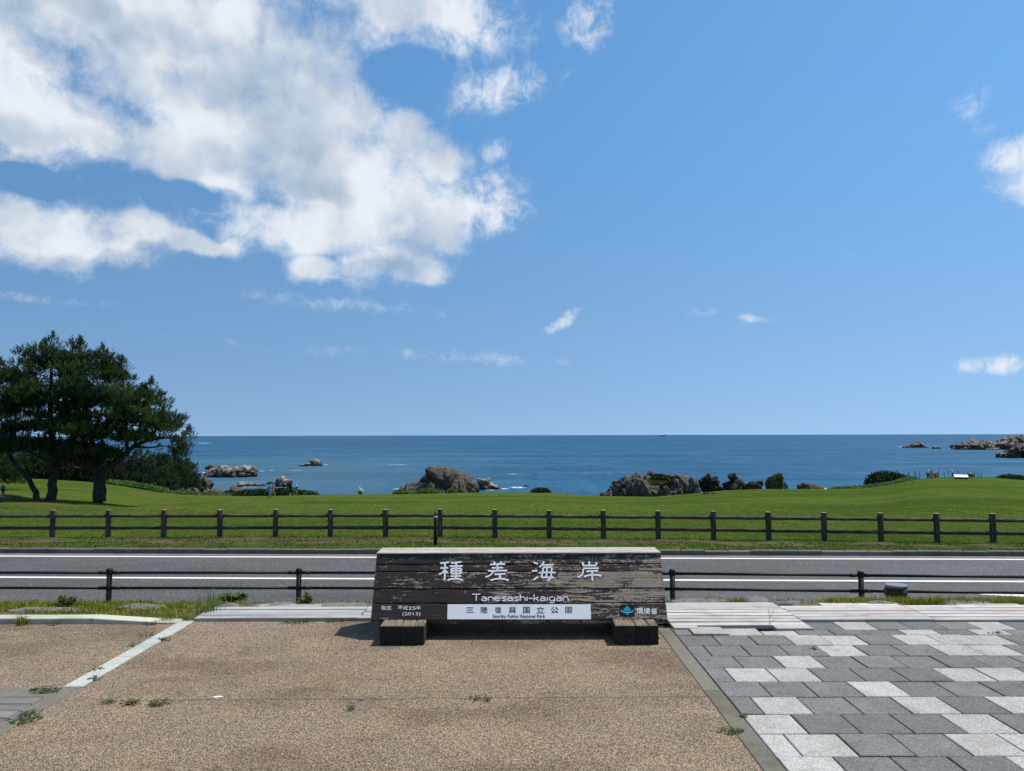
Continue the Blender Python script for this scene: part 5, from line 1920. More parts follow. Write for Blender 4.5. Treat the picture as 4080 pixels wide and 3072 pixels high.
# boulders on the viewpoint and small rocks on the lawn
fr = zc(5.53, 3560, 1840)
loft_rock('viewpoint_boulder', outl(fr, [(785, 335), (800, 245), (850, 215), (910, 185), (945, 178), (1000, 195), (1030, 260), (1085, 325)]), 137, -7.2,
          M['rock_pale'], 25, 'tall split pale boulder beside two people on the right knoll', (1.1, 1.0, 2.2), 0.3, 0.35, 60, 30, 0.16)
loft_rock('viewpoint_boulder', outl(fr, [(1525, 305), (1560, 258), (1640, 258), (1660, 245), (1740, 245), (1775, 275), (1790, 300)]), 138, -7.0,
          M['rock_pale'], 26, 'low pale boulder behind the white board on the right knoll', (0.9, 0.9, 0.8), 0.18, 0.35, 50, 24, 0.16)
for i, (px, py, sz, lab) in enumerate(((1526, 1067, 0.55, 'larger of two small dark rocks lying on the lawn'), (1541, 1067, 0.34, 'smaller of two small dark rocks lying on the lawn'))):
    p = on_lawn(px, py)
    o = boulder('lawn_rock', p, (sz, sz * 0.7, sz * 0.55), M['rock_dark'], 60 + i, sub=ICO4, rough=0.25)
    tag(o, lab, 'rock', 'small rocks on the lawn')

# foam at the waterline
fv, ff, fe = [], [], []
for px, py, hw_, hd in [(500, 1030.3, 46, 0.9), (440, 1020.5, 22, 0.8), (566, 1017.5, 14, 0.7), (588, 1016, 10, 0.6), (672, 1007, 32, 0.8), (704, 1004, 10, 0.6), (1118, 1053.0, 26, 2.2), (1092, 1055.5, 16, 1.6), (1060, 1058.5, 14, 0.8), (640, 1016, 24, 0.5),
                        (610, 1052.5, 20, 0.8), (540, 1051.5, 22, 0.7), (1945, 965.5, 14, 0.5), (2055, 968, 10, 0.5), (860, 1056, 16, 0.9), (440, 957.2, 26, 0.7), (410, 956.8, 14, 0.6), (1783, 1055.5, 8, 1.5), (860, 1004, 30, 0.5), (1110, 1024, 22, 0.4)]:
    nxf, nyf = 22, 6
    b0 = len(fv)
    for a in range(nxf + 1):
        for b in range(nyf + 1):
            uu, vv = a / nxf * 2 - 1, b / nyf * 2 - 1
            fv.append(ground((px + uu * hw_) * S2, (py + vv * hd) * S2, SEA + 0.06))
            fe.append(1 - (uu * uu + vv * vv) * 1.0)
    for a in range(nxf):
        for b in range(nyf):
            q = b0 + a * (nyf + 1) + b
            ff.append((q, q + nyf + 1, q + nyf + 2, q + 1))
tag(mesh('sea_foam', fv, ff, M['foam'], attrs={'edge': fe}), 'white foam where the swell meets the rocks', 'foam', kind='stuff')


# ------------------------------------------------------------------ shrubs and weeds on the shore
def in_poly(P, poly):
    x, y = P[:, 0], P[:, 1]
    r = np.zeros(len(P), bool)
    n_ = len(poly)
    for i in range(n_):
        x0, y0 = poly[i]
        x1, y1 = poly[(i + 1) % n_]
        c = (y0 > y) != (y1 > y)
        with np.errstate(divide='ignore', invalid='ignore'):
            xi = (x1 - x0) * (y - y0) / (y1 - y0) + x0
        r ^= c & (x < xi)
    return r


def edge_dist(P, poly):
    d = np.full(len(P), 1e9)
    n_ = len(poly)
    for i in range(n_):
        a, b = np.array(poly[i], float), np.array(poly[(i + 1) % n_], float)
        ab = b - a
        t_ = np.clip(((P - a) @ ab) / (ab @ ab), 0, 1)
        d = np.minimum(d, np.linalg.norm(P - (a + t_[:, None] * ab), axis=1))
    return d


def sample_poly(poly, n_, rg):
    poly_a = np.array(poly, float)
    lo, hi = poly_a.min(0), poly_a.max(0)
    out = np.zeros((0, 2))
    while len(out) < n_:
        q = rg.uniform(lo, hi, (n_ * 3, 2))
        out = np.concatenate([out, q[in_poly(q, poly)]])
    return out[:n_]


def to_world(P2, Y):
    Y = np.broadcast_to(Y, len(P2))
    r_ = np.array(ROT)
    d = np.stack([(P2[:, 0] * S2 - 2040) / F, -(P2[:, 1] * S2 - 1536) / F, -np.ones(len(P2))], 1) @ r_.T
    t_ = Y / d[:, 1]
    return d * t_[:, None] + np.array([0, 0, CAMH])


def foliage(name, poly, Y, thick, leaf, n_, m, seed, label, cat='shrub', group=None, upright=0.3, kind=None, slope=0.0):
    """leaf cards spread through the volume behind the outline, denser in clumps"""
    leaf, n_ = leaf * 0.6, int(n_ * 3.0)
    rg = np.random.default_rng(seed)
    P2 = sample_poly(poly, n_, rg)
    ed = edge_dist(P2, poly)
    half = np.minimum(ed / max(3.0, ed.max()) * 1.6, 1.0) ** 0.6 * thick
    yo = rg.uniform(-1, 1, n_) * half
    px0 = np.mean([q[0] for q in poly])
    Yb_ = Y + slope * (P2[:, 0] - px0)
    P = to_world(P2, Yb_)
    P[:, 1] += yo
    P += rg.normal(0, leaf * 0.5, P.shape)
    a = rg.normal(size=(n_, 3))
    a[:, 2] = np.abs(a[:, 2]) + upright
    a /= np.linalg.norm(a, axis=1)[:, None]
    b = np.cross(a, rg.normal(size=(n_, 3)))
    b /= np.linalg.norm(b, axis=1)[:, None]
    L = leaf * rg.uniform(0.6, 1.4, n_)[:, None]
    Wd = L * 0.42
    V = np.stack([P - a * L * 0.5, P + b * Wd, P + a * L * 0.6, P - b * Wd], 1).reshape(-1, 3)
    k = np.arange(n_) * 4
    Fc = np.stack([k, k + 1, k + 2, k + 3], 1)
    cl = vnoise(P, 0.9 / max(leaf, 0.1) * 0.25, seed)
    ti = np.clip(cl * 0.9 + rg.uniform(-0.25, 0.25, n_), 0, 1)
    c = P.mean(0)
    c[2] = P[:, 2].min()
    o = mesh(name, V - c, Fc, m, attrs={'tint': np.repeat(ti, 4)})
    o.location = c
    return tag(o, label, cat, group, kind)


SG = 'shrubs along the lawn edge'
foliage('shrub', [(498, 1072), (508, 1063), (530, 1059), (556, 1057), (580, 1058), (580, 1072)], 106, 1.2, 0.32, 900, M['shrub_dark'], 1, 'dark low shrub on the lawn edge left of the umbrella couple', group=SG)
foliage('shrub', [(586, 1072), (590, 1057), (612, 1054), (636, 1056), (654, 1061), (660, 1072)], 106, 1.2, 0.32, 1000, M['shrub_dark'], 2, 'dark low shrub behind the walkers in black and blue', group=SG)
foliage('shrub', [(648, 1072), (652, 1061), (668, 1062), (684, 1064), (690, 1070), (688, 1072)], 106.5, 1.0, 0.32, 520, M['weed'], 3, 'bright green shrub at the right end of the low hedge', group=SG)
foliage('weed_clump', [(846, 1067), (856, 1060), (880, 1060), (902, 1063), (905, 1067)], 111, 1.0, 0.32, 500, M['weed_pale'], 4, 'pale reed clump at the left foot of the big sea rock', 'weeds', 'weeds on the shore')
foliage('weed_clump', [(902, 1067), (908, 1058), (925, 1055), (945, 1059), (952, 1066)], 111, 1.0, 0.32, 560, M['weed_pale'], 5, 'taller pale reed clump in front of the big sea rock', 'weeds', 'weeds on the shore')
foliage('weed_clump', [(961, 1065), (966, 1059), (978, 1057), (986, 1060), (988, 1065)], 112, 0.5, 0.3, 220, M['weed_pale'], 6, 'smallest pale reed tuft right of the taller clump', 'weeds', 'weeds on the shore')
foliage('shrub', [(1146, 1064), (1152, 1058), (1166, 1054.5), (1182, 1056), (1191, 1063)], 110.5, 1.0, 0.3, 520, M['shrub_dark'], 7, 'round dark shrub alone on the lawn edge near centre', group=SG)
foliage('shrub', [(1868, 1046), (1876, 1034), (1886, 1024), (1906, 1019), (1934, 1021), (1956, 1029), (1986, 1036), (1965, 1046), (1900, 1050)], 127, 2.2, 0.42, 2600, M['shrub_dark'], 8, 'big dark shrub on the slope left of the right knoll', group=SG)
foliage('weed_clump', [(1786, 1057.5), (1812, 1053), (1850, 1052), (1890, 1047), (1928, 1042), (1964, 1031), (1980, 1036), (1990, 1044), (1965, 1050), (1910, 1055), (1850, 1058)], 118, 1.4, 0.36, 3200, M['weed_pale'], 9, 'pale leafy weeds in front of the big dark shrub', 'weeds', 'weeds on the shore', slope=0.04)
foliage('shrub', [(2152, 1035), (2165, 1028), (2182, 1026), (2205, 1029), (2240, 1029), (2240, 1042), (2190, 1040)], 131, 1.6, 0.4, 1300, M['shrub_dark'], 10, 'dark shrub at the right edge of the photo on the knoll', group=SG)
foliage('rock_scrub', outl(f4, [(1010, 330), (1120, 200), (1180, 172), (1330, 185), (1450, 220), (1540, 290), (1470, 310), (1300, 330), (1120, 320)]), 121, 1.6, 0.34, 1500, M['shrub_dark'], 11, 'dark scrub patch on top of the columnar outcrop', 'shrub')
foliage('rock_scrub', outl(f4, [(985, 420), (1000, 300), (1120, 320), (1330, 330), (1420, 320), (1240, 400), (1080, 400)]), 119, 1.2, 0.30, 900, M['weed'], 12, 'yellow green grass hollow on the columnar outcrop', 'shrub')
foliage('rock_ivy', outl(f4, [(1300, 600), (1300, 430), (1380, 350), (1450, 330), (1560, 290), (1580, 330), (1500, 420), (1480, 560), (1420, 620)]), 115.6, 0.5, 0.30, 800, M['shrub_dark'], 13, 'dark ivy hanging in the cleft of the columnar outcrop', 'ivy')
foliage('rock_bush', outl(f4, [(708, 210), (720, 150), (760, 165), (772, 215), (740, 230)]), 117, 0.5, 0.25, 120, M['shrub_dark'], 14, 'tiny bush on the left shoulder of the columnar outcrop', 'shrub')
foliage('rock_ivy', outl(f5, [(1800, 185), (1870, 132), (1925, 148), (1975, 192), (2010, 280), (1990, 330), (1930, 350), (1880, 300), (1840, 260)]), 119.0, 0.4, 0.28, 190, M['weed'], 15, 'green ivy on the peak of the pointed rock', 'ivy')
foliage('rock_ivy', outl(f5, [(1990, 400), (2030, 330), (2070, 390), (2108, 460), (2110, 500), (2040, 500)]), 119.4, 0.4, 0.26, 90, M['weed'], 17, 'green ivy down the right flank of the pointed rock', 'ivy')
foliage('rock_ivy', outl(f5, [(1640, 300), (1650, 240), (1745, 225), (1800, 200), (1780, 280), (1720, 330), (1700, 440), (1670, 400)]), 119.2, 0.4, 0.26, 130, M['weed'], 18, 'yellow green ivy on the left shoulder of the pointed rock', 'ivy')
foliage('slope_weeds', [(225, 1044), (236, 1039), (270, 1041), (300, 1046), (330, 1050), (352, 1056), (370, 1062), (402, 1064), (440, 1066), (475, 1067), (500, 1068), (500, 1073), (430, 1071), (395, 1069), (355, 1064), (330, 1058), (280, 1049)], 106.5, 1.0, 0.36, 3400, M['weed_pale'], 16, 'bright weeds along the edge of the left slope', 'weeds', kind='stuff', slope=0.02)


# ------------------------------------------------------------------ pines
def shoot_cloud(base, axis, tint, needles, Ls, Ln, Wn, rg):
    """bottlebrush shoots: base (n,3), axis (n,3) unit"""
    n_ = len(base)
    ref = rg.normal(size=(n_, 3))
    e1 = np.cross(axis, ref)
    e1 /= np.linalg.norm(e1, axis=1)[:, None]
    e2 = np.cross(axis, e1)
    s = rg.uniform(0.05, 1.0, (n_, needles))
    ph = rg.uniform(0, 2 * PI, (n_, needles))
    sp = rg.uniform(0.65, 1.35, (n_, needles)) * (1.15 - 0.5 * s)
    ls = (Ls * rg.uniform(0.7, 1.3, n_))[:, None]
    rad = np.cos(ph)[..., None] * e1[:, None] + np.sin(ph)[..., None] * e2[:, None]
    d = axis[:, None] * np.cos(sp)[..., None] + rad * np.sin(sp)[..., None]
    root = base[:, None] + axis[:, None] * (s * ls)[..., None]
    sd = np.cross(d, rg.normal(size=d.shape))
    sd /= np.maximum(np.linalg.norm(sd, axis=2), 1e-6)[..., None]
    ln = (Ln * rg.uniform(0.7, 1.25, (n_, needles)))[..., None]
    V = np.stack([root - sd * Wn, root + sd * Wn, root + d * ln], 2).reshape(-1, 3)
    T = np.arange(len(V)).reshape(-1, 3)
    ti = np.repeat(np.repeat(tint, needles), 3)
    return V, T, ti


def pine(name, label, base, Y, trunk, limbs, polys, clumps, shoots, seed, thick=3.2, needles=24, Ls=0.46, Ln=0.16, Wn=0.019, m='needle', tr=0.35, group=None, cat='tree', pad=0.74, twig=True, gaps=0.0):
    rg = np.random.default_rng(seed)
    root = empty(name, base)
    tag(root, label, cat, group)
    ro_ = np.array(base)
    segs, tips_ = [], []
    for j, (pts, rads, nm) in enumerate([(trunk[0], trunk[1], 'trunk')] + [(l[0], l[1], 'limb') for l in limbs]):
        W_ = []
        for q in pts:
            p = at2(q[0], q[1], Y + (q[2] if len(q) > 2 else 0.0))
            W_.append(Vector(p))
        if nm == 'trunk':
            W_[0] = Vector(base) + Vector((0, 0, -0.3))
        # smooth resample
        R_, rr = [], []
        for a, b, ra, rb in zip(W_, W_[1:], rads, rads[1:]):
            for k in range(4):
                R_.append(a.lerp(b, k / 4))
                rr.append(ra + (rb - ra) * k / 4)
        R_.append(W_[-1])
        rr.append(rads[-1])
        for _ in range(2):
            R_ = [R_[0]] + [(R_[k - 1] + R_[k] * 2 + R_[k + 1]) / 4 for k in range(1, len(R_) - 1)] + [R_[-1]]
        R_ = [p + Vector(rg.normal(0, 0.15, 3)) * r_ for p, r_ in zip(R_, rr)]
        b_ = MB()
        if nm == 'trunk':
            rr[0] *= 1.25
        b_.tube(R_, rr, 10)
        b_.build(nm, M['bark'], root, True, shift=ro_)
        segs += [np.array(p) for p in R_[2:]]
        tips_.append(np.array(R_[-1]))
    segs = np.array(segs)
    # foliage pads: domes of upright shoots, narrow spires along the top of the outline and at limb tips
    C, TOP = [], []
    areas = [abs(sum(p[i][0] * p[(i + 1) % len(p)][1] - p[(i + 1) % len(p)][0] * p[i][1] for i in range(len(p)))) for p in polys]
    for poly, ar in zip(polys, areas):
        k = max(4, int(clumps * ar / sum(areas)))
        cand = sample_poly(poly, k * 10, rg)
        far_in = cand[edge_dist(cand, poly) > min(4.0, 0.05 * math.sqrt(ar))]
        cand = far_in if len(far_in) > k else cand
        P2 = [cand[0]]
        sep = 0.62 * math.sqrt(ar / 2 / k)
        for q_ in cand[1:]:                            # keep pads apart so that they read as pads
            if len(P2) >= k:
                break
            if min((q_[0] - w_[0]) ** 2 + (q_[1] - w_[1]) ** 2 for w_ in P2) > (sep * rg.uniform(0.3, 1.1)) ** 2:
                P2.append(q_)
        P2 = np.array(P2)
        ed = edge_dist(P2, poly)
        up_in = in_poly(P2 + np.array([0, -9.0]), poly)
        half = thick * np.clip(ed / 34.0, 0.12, 1.0) ** 0.7
        Cw = to_world(P2, Y)
        Cw[:, 2] -= 0.45 * pad
        Cw[:, 1] += rg.uniform(-1, 1, len(P2)) * half
        C.append(Cw)
        TOP.append(~up_in)
    tips = np.array(tips_)
    C = np.concatenate(C + [tips])
    TOP = np.concatenate(TOP + [np.ones(len(tips), bool)])
    if gaps:
        keep = (vnoise(C * np.array([1, 1, 1.6]), 0.42, seed + 4) > gaps) | TOP
        C, TOP = C[keep], TOP[keep]
    cen = C.mean(0)
    B, A, Ti = [], [], []
    for c, tp in zip(C, TOP):
        k = int(shoots * rg.uniform(0.7, 1.3))
        u_ = rg.normal(size=(k, 3))
        u_[:, 2] = np.abs(u_[:, 2]) * 0.9 - 0.25
        u_ /= np.linalg.norm(u_, axis=1)[:, None]
        if tp:
            f_ = rg.uniform(0, 1, k) ** 0.8
            rr_ = pad * 0.62 * (1 - f_) ** 0.8
            th_ = rg.uniform(0, 2 * PI, k)
            off = np.stack([rr_ * np.cos(th_), rr_ * np.sin(th_), f_ * pad * 1.25 - pad * 0.75], 1)
            ax = np.stack([np.cos(th_) * 0.6 * (1 - f_), np.sin(th_) * 0.6 * (1 - f_), 0.55 + f_], 1) + rg.normal(0, 0.13, (k, 3))
        else:
            off = u_ * np.array([pad, pad, pad * 0.42]) * rg.uniform(0.7, 1.25) * rg.uniform(0.6, 1.0, k)[:, None] ** 0.5
            ax = u_ * np.array([0.75, 0.75, 0.5]) + np.array([0, 0, 0.75]) + rg.normal(0, 0.16, (k, 3))
        pb = c + off
        ax /= np.linalg.norm(ax, axis=1)[:, None]
        B.append(pb)
        A.append(ax)
        t0 = rg.uniform(0.1, 0.75)
        Ti.append(np.clip(t0 + rg.normal(0, 0.18, k), 0, 1))
    B, A, Ti = np.concatenate(B), np.concatenate(A), np.concatenate(Ti)
    V, T, ti = shoot_cloud(B, A, Ti, needles, Ls, Ln, Wn, rg)
    crown = mesh('crown', V - ro_, T, M[m], root, attrs={'tint': ti})
    if twig:
        b_ = MB()
        for c in C:
            j = segs[np.argmin(((segs - c) * np.array([1, 1, 1.4])) @ np.array([0, 0, 0]) + ((segs - c) ** 2).sum(1) + np.where(segs[:, 2] > c[2] + 0.3, 6.0, 0))]
            if np.linalg.norm(j - c) > 3.2:
                continue
            mid = (j + c) / 2 + np.array([0, 0, -0.12 * np.linalg.norm(j - c)]) + rg.normal(0, 0.12, 3)
            b_.tube([j, mid, c], [0.045, 0.032, 0.014], 5, cap=False)
        tw_ = b_.build('twigs', M['bark'], root, shift=ro_)
        tw_['kind'] = 'stuff'
    return root


f2 = zc(1.983, 0, 1300)


def Z2(pts):
    q = [f2(p) + ((p[2],) if len(p) > 2 else ()) for p in pts]
    return q


YT = 60.0


def base_of(zx, zy):
    q = f2((zx, zy))
    p = at2(q[0], q[1], YT)
    p.z = tz(p.x, p.y)
    return p


TB = base_of(398, 1368)
YT_B = TB.y
pine('pine_tree', 'tall pine with one thick straight trunk in the middle of the group', TB, YT_B,
     (Z2([(398, 1370), (415, 1250), (432, 1120), (440, 1070), (412, 900), (402, 760), (400, 600), (405, 420), (410, 240), (415, 120)]), [0.42, 0.34, 0.31, 0.30, 0.24, 0.21, 0.17, 0.13, 0.07, 0.03]),
     [(Z2([(425, 1090), (370, 1050, -0.5), (260, 1000, -1.2), (150, 970, -1.6)]), [0.17, 0.13, 0.10, 0.04]),
      (Z2([(420, 960), (520, 900, 0.8), (620, 870, 1.4)]), [0.12, 0.08, 0.03]), (Z2([(405, 800), (280, 700, 1.0), (140, 650, 1.6)]), [0.11, 0.08, 0.03]),
      (Z2([(402, 700), (520, 610, -0.8), (600, 560, -1.2)]), [0.10, 0.07, 0.03]), (Z2([(402, 620), (300, 480, 0.4), (230, 380, 0.6)]), [0.09, 0.06, 0.02]),
      (Z2([(404, 520), (480, 400, -0.4), (510, 260, -0.5)]), [0.08, 0.05, 0.02]), (Z2([(435, 1060), (520, 1040, -1.5), (600, 1030, -2.0)]), [0.10, 0.07, 0.03])],
     [Z2([(195, 215), (240, 170), (330, 112), (415, 92), (500, 135), (540, 190), (560, 330), (600, 500), (640, 620), (600, 660), (420, 640), (260, 640), (150, 640), (100, 600), (190, 440), (205, 320)]),
      Z2([(60, 650), (250, 640), (420, 640), (600, 660), (690, 800), (660, 880), (520, 860), (380, 800), (250, 820), (100, 850), (40, 780)]),
      Z2([(100, 880), (300, 860), (480, 880), (600, 900), (710, 960), (720, 1030), (610, 1065), (470, 1085), (380, 1030), (240, 990), (130, 970)])],
     300, 32, 501, 3.4, group='pines on the lawn', gaps=0.29)
TC = base_of(785, 1366)
pine('pine_tree', 'broad pine with a double trunk and a big limb leaning right', TC, TC.y,
     (Z2([(770, 1366), (765, 1250), (760, 1130), (745, 1000), (715, 850), (690, 700), (675, 520), (665, 350), (635, 150)]), [0.36, 0.31, 0.29, 0.24, 0.20, 0.17, 0.13, 0.09, 0.03]),
     [(Z2([(806, 1372), (806, 1250), (808, 1150), (840, 1120), (930, 1060), (1010, 990), (1060, 945), (1160, 905), (1225, 835), (1290, 700)]), [0.34, 0.30, 0.29, 0.27, 0.25, 0.22, 0.17, 0.12, 0.08, 0.03]),
      (Z2([(1005, 995), (1000, 850, 0.5), (980, 650, 0.8), (972, 450, 1.0), (968, 300, 1.0)]), [0.16, 0.13, 0.10, 0.06, 0.02]),
      (Z2([(1060, 945), (1110, 780, -0.6), (1160, 640, -0.8), (1195, 480, -0.8)]), [0.12, 0.09, 0.06, 0.02]),
      (Z2([(1060, 950), (1180, 960, -0.5), (1300, 940, -0.6), (1440, 980, -0.6)]), [0.10, 0.08, 0.05, 0.02]),
      (Z2([(1160, 905), (1300, 880, 0.3), (1400, 890, 0.4), (1495, 850, 0.4)]), [0.08, 0.06, 0.04, 0.02]),
      (Z2([(720, 870), (800, 700, 1.0), (830, 480, 1.3), (810, 200, 1.3)]), [0.13, 0.10, 0.06, 0.02]),
      (Z2([(745, 1000), (640, 940, -1.0), (570, 900, -1.5)]), [0.10, 0.07, 0.03])],
     [Z2([(560, 145), (620, 108), (700, 122), (745, 215), (800, 150), (865, 205), (885, 300), (905, 420), (860, 640), (700, 660), (580, 620), (545, 400)]),
      Z2([(900, 420), (935, 330), (968, 285), (1010, 365), (1068, 435), (1085, 560), (1060, 760), (900, 800), (860, 640)]),
      Z2([(1080, 560), (1110, 490), (1150, 475), (1198, 460), (1225, 540), (1255, 545), (1260, 600), (1298, 520), (1335, 620), (1375, 700), (1395, 790), (1330, 830), (1200, 800), (1070, 770)]),
      Z2([(1330, 880), (1420, 880), (1500, 838), (1480, 890), (1400, 925), (1340, 920)]), Z2([(1300, 960), (1470, 955), (1440, 1000), (1320, 1000)]),
      Z2([(560, 640), (700, 660), (880, 680), (960, 800), (1120, 800), (1250, 850), (1200, 930), (1000, 900), (850, 880), (700, 900), (570, 820)]),
      Z2([(560, 900), (720, 920), (860, 930), (960, 1000), (820, 1065), (720, 1095), (610, 1060)])],
     350, 32, 502, 3.2, group='pines on the lawn', gaps=0.29)
TA = base_of(300, 1346)
pine('pine_tree', 'pine with a bare trunk leaning to the left edge', TA, TA.y + 0.0,
     (Z2([(305, 1346), (270, 1285), (235, 1215), (165, 1140), (110, 1080), (75, 1010), (20, 930), (-60, 800), (-90, 600), (-60, 420), (0, 320)]), [0.27, 0.22, 0.20, 0.19, 0.17, 0.16, 0.14, 0.12, 0.09, 0.06, 0.02]),
     [(Z2([(75, 1010), (120, 850, 1.0), (125, 650, 1.4), (110, 420, 1.6)]), [0.12, 0.10, 0.07, 0.02]), (Z2([(-60, 800), (-160, 650), (-230, 520)]), [0.10, 0.07, 0.02])],
     [Z2([(-260, 330), (-120, 260), (0, 285), (30, 360), (75, 305), (160, 345), (200, 430), (195, 600), (160, 700), (0, 720), (-260, 700)]),
      Z2([(-260, 760), (0, 790), (120, 800), (210, 900), (245, 955), (150, 985), (20, 985), (-260, 960)])],
     160, 32, 503, 3.0, group='pines on the lawn', gaps=0.30)
pd = at2(-60, 1072, 72)
pd.z = tz(pd.x, pd.y)
pine('pine_tree', 'low pine bough hanging in from the left edge behind the leaning trunk', pd, 72,
     (Z2([(-220, 1370), (-210, 1250), (-190, 1100), (-170, 950)]), [0.25, 0.22, 0.2, 0.12]), [(Z2([(-190, 1120), (-60, 1090), (40, 1100), (120, 1170)]), [0.12, 0.09, 0.06, 0.02])],
     [Z2([(-260, 990), (-60, 985), (40, 1010), (110, 1080), (140, 1150), (160, 1225), (110, 1255), (40, 1200), (-40, 1245), (-260, 1230)])],
     60, 34, 504, 1.8, group='pines on the lawn')

# dark conifers on the cliff behind
far_labels = ['slender conifer at the seaward end of the dark wood', 'second conifer from the sea in the dark wood', 'third conifer from the sea, under the long pine branches', 'conifer in the dark wood seen right of the double trunk',
              'conifer in the dark wood just right of the double trunk', 'conifer in the dark wood right behind the double trunk', 'conifer in the dark wood between the two big trunks', 'conifer in the dark wood beside the straight trunk',
              'conifer in the dark wood behind the straight trunk', 'conifer in the dark wood behind the leaning trunk', 'leftmost conifer of the dark wood at the photo edge']
far_trees = [(404, 990, 1046, 19, 126), (378, 978, 1044, 24, 120), (345, 966, 1050, 30, 114), (304, 962, 1052, 32, 110), (262, 966, 1048, 32, 108), (220, 960, 1044, 32, 107), (174, 958, 1042, 34, 107), (130, 965, 1040, 32, 106), (86, 960, 1037, 34, 106), (42, 962, 1035, 34, 105), (-6, 958, 1033, 36, 105)]
for i, ((cx_, ty, by, hw_, Yd), lab) in enumerate(zip(far_trees, far_labels)):
    p = at2(cx_, by + 4, Yd)
    rr_ = np.random.default_rng(700 + i)
    h_ = by - ty
    jag = lambda a: a * rr_.uniform(0.8, 1.15)
    poly = [(cx_ - 2, ty), (cx_ + 3, ty), (cx_ + jag(hw_ * .45), ty + h_ * .22), (cx_ + jag(hw_ * .75), ty + h_ * .45), (cx_ + jag(hw_), ty + h_ * .75), (cx_ + jag(hw_ * .95), by + 5), (cx_ - jag(hw_ * .95), by + 5), (cx_ - jag(hw_), ty + h_ * .75), (cx_ - jag(hw_ * .75), ty + h_ * .45), (cx_ - jag(hw_ * .45), ty + h_ * .22)]
    pine('conifer', lab, p, Yd, ([(cx_, by + 4), (cx_ + rr_.uniform(-2, 2), by - h_ * 0.4), (cx_, ty + 4)], [0.22, 0.16, 0.04]), [], [poly], 70, 26, 710 + i, 2.6, 12, 0.50, 0.26, 0.034, 'needle_far', group='dark wood on the cliff', twig=False, pad=1.15)


